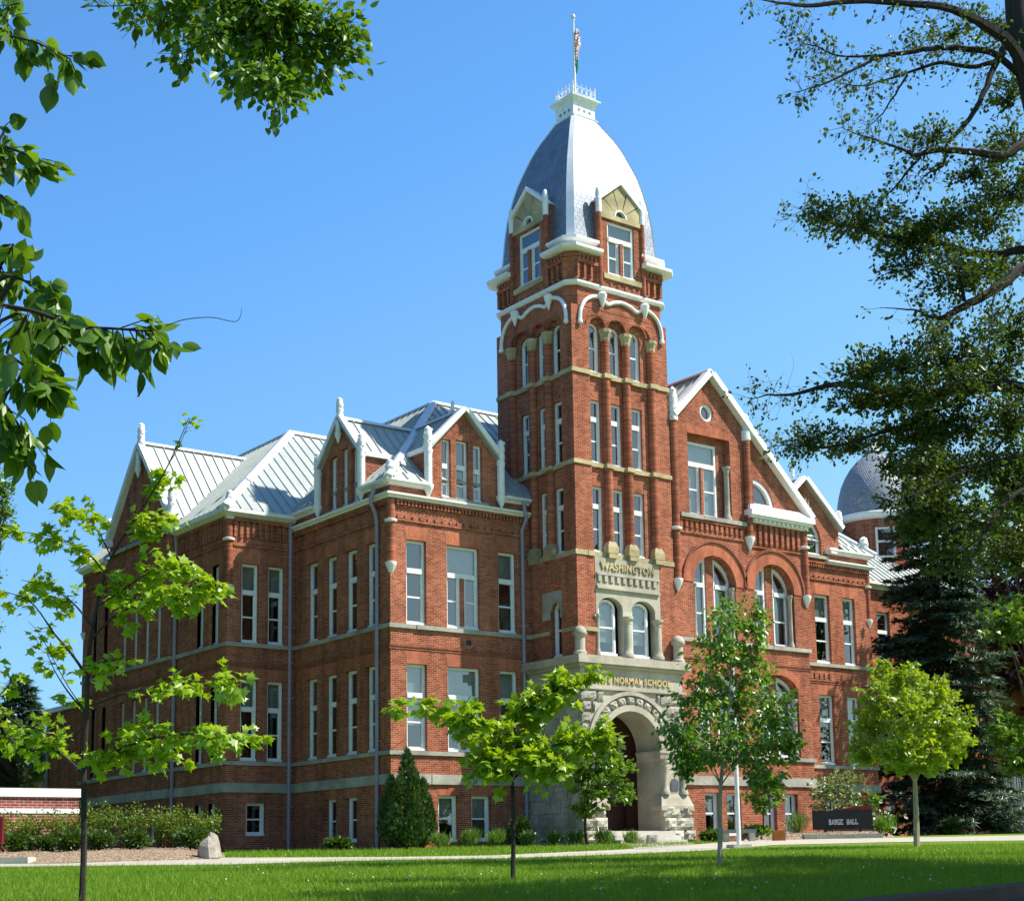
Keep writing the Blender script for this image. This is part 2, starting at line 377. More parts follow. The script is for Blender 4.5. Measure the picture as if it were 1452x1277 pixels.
# ---- windows -------------------------------------------------------
def window(fr, s0, s1, z0, z1, o=-.16, kind='sash', rise=0, blind=None, trans=.64, mid=.33, fw=.1, name='window'):
    m = MB(); o0, o1 = o-.07, o+.04; h = z1-z0
    zs = z1-rise
    m_box = lambda a, b_, c, d, p=0: fr.box(m, a, b_, c, d, o0, o1+p)
    m_box(s0, s0+fw, z0+.09, zs); m_box(s1-fw, s1, z0+.09, zs)
    fr.box(m, s0-.02, s1+.02, z0-.01, z0+.09, o0, o1+.07)
    if rise:
        c, r = (s0+s1)/2, (s1-s0)/2; n = 12; outer, inner = [], []
        for i in range(n+1):
            a = PI*i/n
            outer.append((c+r*math.cos(a), zs+rise*math.sin(a))); inner.append((c+(r-fw)*math.cos(a), zs+max(.02, rise-fw)*math.sin(a)))
        for i in range(n): fr.prism(m, [outer[i], outer[i+1], inner[i+1], inner[i]], o0, o1)
    else: m_box(s0+fw, s1-fw, z1-fw, z1)
    zt = z0 + trans*h
    if kind in ('sash', 'double'):
        m_box(s0+fw, s1-fw, zt-.09, zt+.09, .03)
    lo, hi = z0+.09, (zt-.09 if kind in ('sash', 'double') else zs)
    def sash(a, b_):
        q = .035
        fr.box(m, a, a+q, lo, hi, o0+.02, o1-.03); fr.box(m, b_-q, b_, lo, hi, o0+.02, o1-.03)
        zm = z0 + mid*h
        fr.box(m, a+q, b_-q, zm-.03, zm+.03, o0+.01, o1-.02)
        fr.box(m, a+q, b_-q, lo, lo+.05, o0+.02, o1-.03)
    if kind == 'double':
        c = (s0+s1)/2; fr.box(m, c-.16, c-.07, z0+.09, zt-.09, o0, o1); fr.box(m, c+.07, c+.16, z0+.09, zt-.09, o0, o1)
        sash(s0+fw, c-.16); sash(c+.16, s1-fw)
    elif kind != 'fixed': sash(s0+fw, s1-fw)
    wo = m.build(name, 'window white', hall)
    if kind == 'double':
        m = MB(); c = (s0+s1)/2; fr.box(m, c-.07, c+.07, z0+.09, zt-.09, o0-.02, o1+.09); m.build('mullion', 'brick', wo)
    m = MB(); pts = rect(s0+.03, s1-.03, z0+.03, zs) if not rise else arch(s0+.03, s1-.03, z0+.03, zs, rise-.03)
    m.poly([fr.P(a, z, o-.02) for a, z in pts]); m.build('pane', 'glass', wo)
    if blind is None: blind = random.choice((0, .36, .36, .36, .42, .7, 1))
    if blind > 0:
        m = MB(); zb = z1 - blind*h
        fr.box(m, s0+.05, s1-.05, zb, zs+rise*.5, o-.16, o-.14); m.build('blind', 'blind', wo)
    return wo

def soldier(m, fr, s0, s1, z, h=.44, o=.006):    # flat arch of upright bricks over an opening
    fr.prism(m, [(s0, z), (s1, z), (s1+.09, z+h), (s0-.09, z+h)], 0, o)

# ---- wall masses ---------------------------------------------------
wallA_w = [(49.39, 50.2), (47.98, 48.8), (46.55, 47.38), (45.15, 45.96)]
wallB_w = [(28.33, 29.17, 'sash'), (30.04, 31.46, 'double'), (32.3, 33.12, 'sash')]
def storey_rects(ws, z2=True):
    return [rect(q[0], q[1], 4.62, 7.62) for q in ws] + ([rect(q[0], q[1], 9.0, 12.0) for q in ws] if z2 else [])
m = MB(); RV = .26
baseA = [(47.98, 48.77), (46.54, 47.34)]; baseB = [(29.6, 30.43), (31.0, 31.83)]
wallmesh(m, A, [(44.31, ZB), (51.17, ZB), (51.17, HTOP), (49.19, HTOP), (49.19, 13.58), (46.05, 13.58), (46.05, HTOP), (44.31, HTOP)], storey_rects(wallA_w) + [rect(a, b_, 1.55, 3.12) for a, b_ in baseA], reveal=RV)
wallmesh(m, B, [(27.68, ZB), (34.2, ZB), (34.2, HTOP), (32.4, HTOP), (32.4, 13.58), (29.2, 13.58), (29.2, HTOP), (27.68, HTOP)], storey_rects(wallB_w) + [rect(a, b_, 1.5, 3.1) for a, b_ in baseB], reveal=RV)
m.build('wing_wall', 'brick', hall); m = MB()
m.poly([(52.8, 44.31, ZB), (52.8, 66, ZB), (52.8, 66, HTOP), (52.8, 44.31, HTOP)])
m.poly([(24.88, 65.36, ZB), (52.8, 65.36, ZB), (52.8, 65.36, HTOP), (24.88, 65.36, HTOP)])
m.build('wing_wall', 'brick', hall)
for i, (a, b_) in enumerate(wallA_w):
    for z0 in (4.62, 9.0): window(A, a, b_, z0, z0+3.0, -.2, blind=random.choice((0, 0, .36)))
for a, b_ in baseA: window(A, a, b_, 1.55, 3.12, -.2, 'plain', blind=0, mid=.5)
for i, (a, b_, k) in enumerate(wallB_w):
    window(B, a, b_, 4.62, 7.62, -.18, k, blind=(.7, .36, .36)[i]); window(B, a, b_, 9.0, 12.0, -.18, k, blind=(0, .36, .36)[i])
for a, b_ in baseB: window(B, a, b_, 1.5, 3.1, -.18, 'plain', blind=.5, mid=.5)

wallG_w = [(25.47, 26.18), (26.57, 27.25)]
wallH_w = [(51.88, 52.42), (53.17, 53.7)]; wallHg_w = [(56.78, 57.36), (57.92, 58.5), (59.08, 59.66), (60.24, 60.82)]; wallHf_w = [(62.5, 62.95), (63.7, 64.15)]
m = MB()
wallmesh(m, G, rect(24.88, 27.68, ZB, HTOP), storey_rects(wallG_w) + [rect(25.75, 26.55, 1.9, 3.1)], reveal=RV)
wallmesh(m, H, rect(51.17, 65.36, ZB, HTOP), storey_rects(wallH_w+wallHf_w) + [rect(51.95, 52.5, 1.85, 3.1), rect(53.1, 53.65, 1.85, 3.1)] + [rect(55.9, 62.1, ZB+.1, HTOP-.1)], reveal=.02)
m.build('wing_wall', 'brick', hall); m = MB()
gable = [(55.76, ZB), (62.22, ZB), (62.22, 14.6), (61.85, 14.75), (58.99, 18.1), (56.13, 14.75), (55.76, 14.6)]
hat = [rect(58.9+d-.2, 58.9+d+.2, 14.0, zt) for d, zt in ((-.75, 15.7), (0, 15.9), (.75, 15.7))]
wallmesh(m, HG, gable, storey_rects(wallHg_w) + hat + [rect(57, 57.6, 1.85, 3.1), rect(60, 60.6, 1.85, 3.1)], reveal=RV)
for s in (55.76, 62.22): m.poly([HG.P(s, ZB, 0), HG.P(s, 14.6, 0), HG.P(s, 14.6, -.6), HG.P(s, ZB, -.6)])
m.build('wing_wall', 'brick', hall)
for a, b_ in wallG_w:
    for z0 in (4.62, 9.0): window(G, a, b_, z0, z0+3.0, -.2, blind=.36)
window(G, 25.75, 26.55, 1.9, 3.1, -.2, 'plain', blind=0, mid=.5)
for fr, L in ((H, wallH_w+wallHf_w), (HG, wallHg_w)):
    for a, b_ in L:
        for z0 in (4.62, 9.0): window(fr, a, b_, z0, z0+2.98, -.2, blind=random.choice((0, 0, .36)), fw=.08)
for fr, a, b_ in ((H, 51.95, 52.5), (H, 53.1, 53.65), (HG, 57, 57.6), (HG, 60, 60.6)): window(fr, a, b_, 1.85, 3.1, -.2, 'plain', blind=0, fw=.08, mid=.5)
for d, zt in ((-.75, 15.7), (0, 15.9), (.75, 15.7)): window(HG, 58.9+d-.2, 58.9+d+.2, 14.0, zt, -.2, 'plain', blind=0, fw=.07)

# ---- gable bay beside the tower, narrow right bay, far right wing ----------
GX0, GX1 = 38.3, 45.73
g_out = [(GX0, ZB), (GX1, ZB), (GX1, 14.2), (45.95, 14.3), (40.6, 19.45), (38.62, 17.45), (GX0, 17.4)]
E2 = (40.62, 43.88); ARR = 1.12
holes = [arch(c-ARR, c+ARR, 9.02, 11.15, ARR, 18) for c in E2] + [arch(c-ARR, c+ARR, 4.62, 7.1, .75, 14) for c in E2]
baseE = [(39.7, 40.45), (40.82, 41.56), (42.8, 43.5), (43.95, 44.7)]
holes += [rect(a, b_, 1.6, 3.2) for a, b_ in baseE]
holes += [rect(39.42, 41.68, 13.78, 17.0), circ(40.5, 17.95, .36), [(42.92, 14.52), (44.05, 14.52)] + [(42.92+1.13*math.cos(PI/2*i/10), 14.52+1.13*math.sin(PI/2*i/10)) for i in range(1, 11)]]
m = MB(); wallmesh(m, E, g_out, holes, reveal=.32)
m.poly([(GX1, 41.6, ZB), (GX1, 44.4, ZB), (GX1, 44.4, 14.2), (GX1, 41.6, 14.2)])
m.build('gable_wall', 'brick', hall)
for c in E2:                                     # brick backing inside the deep recesses
    for z0, zs, rise in ((9.02, 11.15, ARR), (4.62, 7.1, .75)):
        ins = []; m = MB()
        for sgn in (-1, 1):                      # two windows side by side, outer top corners rounded
            a, b_ = (c-ARR+.06, c-.2) if sgn < 0 else (c+.2, c+ARR-.06)
            pts = []
            for i in range(9):
                t = i/8; s = a+(b_-a)*t; u = (s-c)/(ARR-.04)
                pts.append((s, zs + (rise-.05)*math.sqrt(max(0, 1-u*u))))
            ins.append([(a, z0+.02), (b_, z0+.02)] + pts[::-1])
        wallmesh(m, E, arch(c-ARR, c+ARR, z0, zs, rise, 18), ins, o=-.3, reveal=.12); m.build('recess_wall', 'brick', hall)
m = MB(); wallmesh(m, E, rect(39.42, 41.68, 13.78, 17.0), [rect(39.5, 41.2, 13.8, 16.75)], o=-.3, reveal=.12)
m.build('recess_wall', 'brick', hall)
for c in E2:
    for z0, zs, rise in ((9.02, 11.15, ARR), (4.62, 7.1, .75)):
        for sgn in (-1, 1):
            a, b_ = (c-ARR+.06, c-.2) if sgn < 0 else (c+.2, c+ARR-.06)
            def top(s): return zs + (rise-.05)*math.sqrt(max(0, 1-((s-c)/(ARR-.04))**2))
            m = MB(); o0, o1 = -.46, -.34; fw = .1; n = 10
            E.box(m, a, a+fw, z0+.1, top(a)-.02, o0, o1); E.box(m, b_-fw, b_, z0+.1, top(b_)-.02, o0, o1); E.box(m, a-.02, b_+.02, z0, z0+.1, o0, o1+.09)
            ss = [a+(b_-a)*i/n for i in range(n+1)]
            for p, q in zip(ss, ss[1:]): E.prism(m, [(p, top(p)-.13), (q, top(q)-.13), (q, top(q)), (p, top(p))], o0, o1+.003)
            E.box(m, a+fw, b_-fw, zs-.1, zs+.07, o0, o1+.03); zm = z0+(zs-z0)*.48
            E.box(m, a+fw, b_-fw, zm-.03, zm+.03, o0+.02, o1-.02)
            wo = m.build('window', 'window white', hall)
            m = MB(); m.poly([E.P(s, z, -.42) for s, z in [(a+.02, z0+.02), (b_-.02, z0+.02)] + [(s, top(s)-.04) for s in ss[::-1]]]); m.build('pane', 'glass', wo)
            m = MB(); E.box(m, a+.06, b_-.06, zm+.1*sgn, zs+.3, -.57, -.55); m.build('blind', 'blind', wo)
for a, b_ in baseE: window(E, a, b_, 1.6, 3.2, -.2, 'plain', blind=.5, mid=.52)
window(E, 39.5, 41.2, 13.8, 16.75, -.36, 'double', blind=1.0, trans=.70, mid=.36)
m = MB()                                         # round window and quarter window
def ringE(m, fr, c, z, r0, r1, a0, a1, o0, o1, n=24):
    P0 = [(c+r0*math.cos(a0+(a1-a0)*i/n), z+r0*math.sin(a0+(a1-a0)*i/n)) for i in range(n+1)]
    P1 = [(c+r1*math.cos(a0+(a1-a0)*i/n), z+r1*math.sin(a0+(a1-a0)*i/n)) for i in range(n+1)]
    for i in range(n): fr.prism(m, [P0[i], P0[i+1], P1[i+1], P1[i]], o0, o1)
ringE(m, E, 40.5, 17.95, .26, .355, 0, 2*PI, -.25, -.06)
wo = m.build('round_window', 'window white', hall)
m = MB(); m.poly([E.P(a, z, -.18) for a, z in circ(40.5, 17.95, .30)]); m.build('pane', 'glass', wo)
m = MB(); ringE(m, E, 42.92, 14.52, .97, 1.12, 0, PI/2, -.25, -.04, 14); E.box(m, 42.92, 44.0, 14.53, 14.66, -.25, -.02)
wo = m.build('quarter_window', 'window white', hall)
m = MB(); m.poly([E.P(a, z, -.18) for a, z in [(42.93, 14.55), (44.0, 14.55)] + [(42.93+1.05*math.cos(PI/2*i/10), 14.55+1.05*math.sin(PI/2*i/10)) for i in range(1, 11)]]); m.build('pane', 'glass', wo)

wallF_w = [(49.2, 50.15), (51.0, 51.8)]; g3 = 48.75
m = MB()
f_out = [(45.5, ZB), (52.8, ZB), (52.8, HTOP), (50.95, HTOP), (50.95, 15.0), (g3, 16.95), (g3-2.2, 15.0), (45.5, HTOP)]
wallmesh(m, F, f_out, storey_rects(wallF_w) + [arch(g3-.95, g3+1.05, 13.72, 14.4, .95, 14)] + [rect(49.3, 50.0, 1.9, 3.15), rect(51, 51.6, 1.9, 3.15)], reveal=RV)
m.build('wing_wall', 'brick', hall)
for a, b_ in wallF_w:
    for z0 in (4.62, 9.0): window(F, a, b_, z0, z0+3.0, -.18, blind=.36)
window(F, g3-.95, g3+1.05, 13.72, 15.35, -.18, 'plain', .95, blind=.3, mid=.55)
for a, b_ in ((49.3, 50.0), (51, 51.6)): window(F, a, b_, 1.9, 3.15, -.18, 'plain', blind=0)
wall4_w = [(55.2, 56.1), (58.3, 59.25), (61, 61.9)]
m = MB(); wallmesh(m, W4, rect(52.8, 66.2, ZB, HTOP), [rect(a, b_, 9.9, 12.6) for a, b_ in wall4_w] + [rect(a, b_, 5.2, 7.9) for a, b_ in wall4_w] + [rect(58.3, 59.1, 2.0, 3.2)], reveal=RV)
m.build('wing_wall', 'brick', hall)
for a, b_ in wall4_w: window(W4, a, b_, 9.9, 12.6, -.18, blind=0); window(W4, a, b_, 5.2, 7.9, -.18, blind=0)
window(W4, 58.3, 59.1, 2.0, 3.2, -.18, 'plain', blind=0)

# ---- stone bands ------------------------------------------------------------
def ragged(m, fr, s0, s1, z0, z1, o, step=.62):
    s = s0
    while s < s1-.02:
        e = min(s1, s+step*random.uniform(.7, 1.5))
        if s1-e < .2: e = s1
        j = o+random.uniform(-.012, .02)
        fr.prism(m, [(s, z0+random.uniform(0, .012)), (e-.006, z0+random.uniform(0, .012)), (e-.006, z1), (s, z1)], -.05, j); s = e
for fr, a, b_ in ((A, 44.31, 51.17), (B, 27.6, 33.7), (G, 24.8, 27.66), (H, 51.1, 55.7), (H, 62.25, 65.36), (HG, 55.7, 62.25), (E, 38.45, 45.8), (F, 45.82, 52.86), (W4, 52.85, 66)):
    m = MB(); ragged(m, fr, a, b_, 3.46, 3.81, .07, .8); m.build('stone_band', 'sandstone', hall)
    if fr is W4: continue
    m = MB(); fr.box(m, a, b_, 4.46, 4.605, -.05, .075); m.build('stone_band', 'sandstone', hall)
    m = MB(); ragged(m, fr, a, b_, 8.83, 8.985, .085, .9); m.build('stone_band', 'sandstone', hall)
    m = MB(); fr.box(m, a+.03, b_-.03, 8.19, 8.27, -.03, .05); fr.box(m, a+.03, b_-.03, 8.10, 8.19, -.03, .025); m.build('brick_belt', 'brick dark', hall)
def flat_arch(fr, s0, s1, z, h=.44): m = MB(); soldier(m, fr, s0, s1, z, h); m.build('brick_arch', 'brick soldier', hall)
for fr, L in ((A, wallA_w), (B, wallB_w), (G, wallG_w), (H, wallH_w), (HG, wallHg_w), (F, wallF_w)):
    for q in L: flat_arch(fr, q[0], q[1], 7.62); flat_arch(fr, q[0], q[1], 12.0)
for a, b_ in baseA: flat_arch(A, a, b_, 3.12, .33)
for a, b_ in baseB: flat_arch(B, a, b_, 3.1, .34)
for a, b_ in baseE: flat_arch(E, a, b_, 3.2, .25)
flat_arch(E, 39.42, 41.68, 17.0, .3)
for c in E2:                                       # broad brick hood arches
    m = MB(); ringE(m, E, c, 11.15, ARR, 1.66, 0, PI, -.02, .03, 30); m.build('brick_arch', 'brick soldier', hall)
    m = MB(); n = 20
    for i in range(n):
        t0, t1 = PI*i/n, PI*(i+1)/n
        E.prism(m, [(c+ARR*math.cos(t0), 7.1+.75*math.sin(t0)), (c+ARR*math.cos(t1), 7.1+.75*math.sin(t1)), (c+1.45*math.cos(t1), 7.1+1.05*math.sin(t1)), (c+1.45*math.cos(t0), 7.1+1.05*math.sin(t0))], -.02, .02)
    m.build('brick_arch', 'brick soldier', hall)
    m = MB(); ringE(m, E, c, 11.15, 1.62, 1.72, 0.02, PI-.02, 0, .09, 30); m.build('hood_mould', 'brick dark', hall)

def dentils(m, fr, s0, s1, z0, z1, o, step=.14, fill=.55):
    n = max(1, int((s1-s0)/step))
    for i in range(n):
        s = s0+(s1-s0)*i/n; fr.box(m, s, s+step*fill, z0, z1, -.02, o)
def frieze(fr, s0, s1, rows):
    """one brick frieze: rows = ('d', z0, z1, out, step, fill) dentils or ('b', z0, z1, out) plain course"""
    m = MB()
    for r in rows:
        if r[0] == 'd': dentils(m, fr, s0, s1, *r[1:])
        else: fr.box(m, s0, s1, r[1], r[2], -.02, r[3])
    m.build('brick_frieze', 'brick', hall)
for fr, a, b_ in ((A, 44.5, 51.1), (B, 27.9, 33.7), (F, 45.9, 52.75)): frieze(fr, a, b_, [('d', 13.18, 13.34, .12, .15, .55), ('b', 13.34, 13.42, .14)])
frieze(A, 44.5, 51.1, [('b', 12.62, 12.7, .06)])
frieze(B, 27.95, 33.6, [('b', 12.62, 12.7, .06), ('d', 12.7, 12.82, .07, .31, .6)]); frieze(F, 46, 52.7, [('b', 12.62, 12.7, .06), ('d', 12.7, 12.82, .07, .31, .6)])
for fr, a, b_ in ((G, 25.1, 27.6), (H, 51.3, 55.6), (H, 62.3, 65.3)):
    frieze(fr, a, b_, [('d', 12.95, 13.55, .09, .24, .5), ('b', 13.55, 13.7, .12)]); frieze(fr, a, b_, [('b', 12.62, 12.7, .05)])
frieze(E, 42.72, 45.55, [('d', 13.0, 13.82, .11, .29, .5), ('b', 12.84, 12.92, .06)])
frieze(E, 38.85, 42.3, [('d', 13.22, 13.5, .07, .25, .55), ('b', 13.5, 13.58, .1), ('b', 13.0, 13.07, .05)])
frieze(F, 46.2, 50.2, [('d', 8.3, 8.55, .05, .3, .55)])
frieze(C, 42.55, 43.35, [('d', 10.75, 11.05, .05, .2, .5)])

# ---- cornices and gutters ------------------------------------------------------
def profile_run(m, pts, z0, z1, out0, out1):
    """mitred moulding along wall corners pts [(x, y)], outside on the right-hand side going along"""
    n = len(pts); P = [Vector((p[0], p[1])) for p in pts]; off = []
    for i in range(n):
        ds = []
        if i > 0: ds.append((P[i]-P[i-1]).normalized())
        if i < n-1: ds.append((P[i+1]-P[i]).normalized())
        ns = [Vector((d.y, -d.x)) for d in ds]
        v = sum(ns, Vector((0, 0))); v = v.normalized(); off.append(v/max(.3, v.dot(ns[0])))
    sec = [(0, z0), (out0, z0), (out0*1.1, z0+(z1-z0)*.25), (out1, z0+(z1-z0)*.6), (out1, z1), (0, z1)]
    rs = [[(P[i].x+off[i].x*o, P[i].y+off[i].y*o, z) for o, z in sec] for i in range(n)]
    m.rings(rs, True)
m = MB(); profile_run(m, [(27.68, 51.1), (27.68, 44.31), (33.7, 44.31)], 13.4, 13.57, .14, .26)
m.build('cornice', 'white trim', hall)
m = MB(); profile_run(m, [(49.95, 44.31), (52.8, 44.31), (52.8, 50)], 13.38, 13.55, .14, .26); m.build('cornice', 'white trim', hall)
for run in ([(27.68, 51.2), (27.68, 49.32)], [(27.68, 45.92), (27.68, 44.31), (29.08, 44.31)], [(32.52, 44.31), (33.7, 44.31)], [(50.0, 44.31), (52.8, 44.31), (52.8, 50)]):
    m = MB(); profile_run(m, run, 13.86, 14.06, .12, .32); m.build('gutter', 'white trim', hall)
for run in ([(24.88, 55.6), (24.88, 51.17), (27.62, 51.17)], [(24.88, 65.36), (24.88, 62.4)]): m = MB(); profile_run(m, run, 13.62, 13.98, .06, .34); m.build('gutter', 'white trim', hall)
m = MB(); profile_run(m, [(52.85, 48.5), (66, 48.5)], 13.7, 14.0, .06, .4); m.build('gutter', 'white trim', hall)
m = MB()                                           # white bracketed cornice across the gable foot
E.box(m, 42.37, 46.0, 14.08, 14.3, -.02, .42); E.box(m, 42.42, 45.95, 13.98, 14.08, -.02, .34); E.box(m, 42.5, 45.85, 13.82, 13.98, -.02, .16)
dentils(m, E, 42.7, 45.8, 13.86, 13.97, .26, .24, .5)
E.prism(m, [(42.42, 14.3), (45.9, 14.3), (45.2, 14.5), (42.42, 14.5)], 0, .3)
m.build('cornice', 'white trim', hall)
m = MB(); ragged(m, E, 38.85, 42.36, 13.6, 13.77, .14, .9); m.build('window_sill', 'sandstone', hall)
for fr, v in ((F, (g3-1.2, g3+1.34, 13.56, 13.7, -.02, .16)), (B, (29.78, 31.8, 13.57, 13.68, -.02, .17)), (A, (46.4, 48.65, 13.57, 13.66, -.02, .14))): m = MB(); fr.box(m, *v); m.build('window_sill', 'sandstone', hall)
m = MB(); F.box(m, g3+1.35, g3+1.75, 13.85, 14.1, -.02, .3); m.build('kneeler', 'white trim', hall)

# ---- roofs ----------------------------------------------------------------------
def sheet(m, pts, seam_dir, step=.45, th=.06):
    """a sloping metal sheet with standing seams running along seam_dir (3D, up the slope)"""
    P = [Vector(p) for p in pts]; n = (P[1]-P[0]).cross(P[2]-P[0]).normalized()
    if n.z < 0: n = -n
    m.prism([p-n*th for p in P], P)
    d = Vector(seam_dir); d = (d - n*d.dot(n)).normalized(); e = d.cross(n).normalized()
    ts = [p.dot(e) for p in P]; lo, hi = min(ts), max(ts); k = int((hi-lo)/step)
    for i in range(1, k+1):
        t = lo + (hi-lo)*(i-.5)/k; hit = []
        for a, b_ in zip(P, P[1:]+P[:1]):
            ta, tb = a.dot(e)-t, b_.dot(e)-t
            if ta*tb < 0: hit.append(a+(b_-a)*(ta/(ta-tb)))
        if len(hit) == 2:
            a, b_ = hit; a, b_ = a+n*.001, b_+n*.001
            m.hexa([a-e*.014, a+e*.014, b_+e*.014, b_-e*.014, a-e*.014+n*.045, a+e*.014+n*.045, b_+e*.014+n*.045, b_-e*.014+n*.045])
def cap(m, path, r=.11):
    for a, b_ in zip(path, path[1:]):
        a, b_ = Vector(a), Vector(b_); t = (b_-a).normalized(); e = t.cross(Vector((0, 0, 1))).normalized(); u = e.cross(t)
        sec = [(-1.5, -.9), (-1.35, -.2), (0, .55), (1.35, -.2), (1.5, -.9)]
        m.prism([a+e*r*x+u*r*y for x, y in sec], [b_+e*r*x+u*r*y for x, y in sec])
x0, y0, x1, zE, zD = 27.38, 44.0, 53.1, 14.06, 19.17; q = 5.79
m = MB()
k_ = .37; kz = k_*(zD-zE)/q                       # the eaves stop at each wall dormer
sheet(m, [(x0+k_, y0+k_, zE+kz), (x1-k_, y0+k_, zE+kz), (x1-q, y0+q, zD), (x0+q, y0+q, zD)], (0, q, zD-zE))
sheet(m, [(x0+k_, y0+k_, zE+kz), (x0+q, y0+q, zD), (x0+q, 66, zD), (x0+k_, 66, zE+kz)], (q, 0, zD-zE))
sheet(m, [(x1-k_, y0+k_, zE+kz), (x1-q, y0+q, zD), (x1-q, 66, zD), (x1-k_, 66, zE+kz)], (-q, 0, zD-zE))
sheet(m, [(x0, y0, zE), (29.08, y0, zE), (29.08, y0+k_, zE+kz), (x0+k_, y0+k_, zE+kz)], (0, q, zD-zE))
sheet(m, [(32.52, y0, zE), (34.4, y0, zE), (34.4, y0+k_, zE+kz), (32.52, y0+k_, zE+kz)], (0, q, zD-zE))
sheet(m, [(51.0, y0, zE), (x1, y0, zE), (x1-k_, y0+k_, zE+kz), (51.0, y0+k_, zE+kz)], (0, q, zD-zE))
sheet(m, [(x0, y0, zE), (x0+k_, y0+k_, zE+kz), (x0+k_, 45.92, zE+kz), (x0, 45.92, zE)], (q, 0, zD-zE))
sheet(m, [(x0, 49.32, zE), (x0+k_, 49.32, zE+kz), (x0+k_, 52, zE+kz), (x0, 52, zE)], (q, 0, zD-zE))
sheet(m, [(x1, y0, zE), (x1-k_, y0+k_, zE+kz), (x1-k_, 60, zE+kz), (x1, 60, zE)], (-q, 0, zD-zE))
m.box(x0+q, x1-q, y0+q, 66, zD-.1, zD-.02)
r1 = m.build('roof', 'roof metal', hall)
m = MB(); cap(m, [(x0, y0, zE+.06), (x0+q, y0+q, zD+.04), (x1-q, y0+q, zD+.04), (x1, y0, zE+.06)]); cap(m, [(x0+q, y0+q, zD+.03), (x0+q, 60, zD+.03)])
m.build('ridge_cap', 'rib metal', r1)
x2, y2, zE2 = 24.54, 50.83, 13.99; q2 = 5.85; zD2 = 19.13
m = MB()
sheet(m, [(x2, y2, zE2), (32, y2, zE2), (38, y2+q2, zD2), (x2+q2, y2+q2, zD2)], (0, q2, zD2-zE2))
sheet(m, [(x2, y2, zE2), (x2+q2, y2+q2, zD2), (x2+q2, 65.7, zD2), (x2, 65.7, zE2)], (q2, 0, zD2-zE2))
m.box(x2+q2, 40, y2+q2, 65.7, zD2-.1, zD2-.02)
r2 = m.build('roof', 'roof metal', hall)
m = MB(); cap(m, [(x2, y2, zE2+.06), (x2+q2, y2+q2, zD2+.04), (36, y2+q2, zD2+.04)], .14); cap(m, [(x2+q2, y2+q2, zD2+.03), (x2+q2, 65.7, zD2+.03)])
m.build('ridge_cap', 'rib metal', r2)
def cross_gable(kind, c, half, plane, back, zf, zr, over=.22):
    """gabled roof running back from a wall face; c = ridge position along the wall"""
    m = MB(); fr = Face(kind, plane)
    for sgn in (-1, 1):
        sheet(m, [fr.P(c, zr, over), fr.P(c, zr, -back), fr.P(c+sgn*half, zf, -back), fr.P(c+sgn*half, zf, over)], fr.P(c, zr)-fr.P(c+sgn*half, zf), .42)
    r = m.build('roof', 'roof metal', hall)
    m = MB(); cap(m, [fr.P(c, zr+.05, over-.02), fr.P(c, zr+.05, -back)], .10); m.build('ridge_cap', 'rib metal', r)
    return fr
cross_gable('X', 58.99, 3.3, 24.75, 6.0, 14.55, 18.3)
cross_gable('X', 47.62, 1.5, 27.68, 4.0, 15.45, 17.05)
cross_gable('Y', 30.8, 1.55, 44.31, 4.4, 15.42, 17.08)
cross_gable('Y', g3, 2.25, 44.31, 4.0, 14.95, 17.05)
m = MB()
sheet(m, [(40.6, 41.35, 19.6), (40.6, 50, 19.6), (46.1, 50, 14.32), (46.1, 41.35, 14.32)], (-5.5, 0, 5.3))
sheet(m, [(40.6, 41.35, 19.6), (40.6, 50, 19.6), (38.45, 50, 17.4), (38.45, 41.35, 17.4)], (2.15, 0, 2.2))
sheet(m, [(38.45, 46.3, 17.4), (38.45, 50, 17.4), (35.6, 50, 14.6), (35.6, 46.3, 14.6)], (2.15, 0, 2.2))
r = m.build('roof', 'roof metal', hall)
m = MB(); cap(m, [(40.6, 41.4, 19.66), (40.6, 50, 19.66)], .12); m.build('ridge_cap', 'rib metal', r)
m = MB(); sheet(m, [(52.9, 48.1, 14.02), (66.3, 48.1, 14.02), (66.3, 53.5, 18.2), (52.9, 53.5, 18.2)], (0, 5.4, 4.2)); m.build('roof', 'roof metal', hall)

# ---- gable trim: barge boards, finials, shafts --------------------------------------
def barge(fr, rake, o0, o1, w_=.26, name='bargeboard'):
    """white boards along a rake line [(s, z)...] (lower edge), thickness w_ upwards"""
    m = MB()
    for (a, za), (b_, zb) in zip(rake, rake[1:]):
        d = Vector((b_-a, zb-za)).normalized(); n = Vector((-d.y, d.x)); n = n if n.y > 0 else -n
        fr.prism(m, [(a, za), (b_, zb), (b_+n.x*w_, zb+n.y*w_), (a+n.x*w_, za+n.y*w_)], o0, o1)
    return m
def rake_trim(fr, L, top, Rr, over=.3, w_=.22):
    m = barge(fr, [L, top], -.02, over, w_); k = barge(fr, [top, Rr], -.02, over+.003, w_)
    m2 = MB(); m2.v = m.v; m2.f = m.f; m2.mi = m.mi
    off = len(m2.v); m2.v += k.v; m2.f += [tuple(i+off for i in f) for f in k.f]; m2.mi += k.mi
    m2.build('bargeboard', 'white trim', hall)
rake_trim(HG, (55.95, 14.62), (58.99, 18.13), (62.03, 14.62), .25, .2)
rake_trim(A, (46.22, 15.5), (47.62, 17.0), (49.08, 15.5), .22, .18)
rake_trim(B, (29.33, 15.52), (30.8, 17.02), (32.3, 15.5), .25, .18)
rake_trim(F, (g3-2.2, 15.0), (g3, 16.98), (50.98, 15.0), .28, .2)
rake_trim(E, (38.66, 17.45), (40.6, 19.42), (46.0, 14.3), .3, .24)
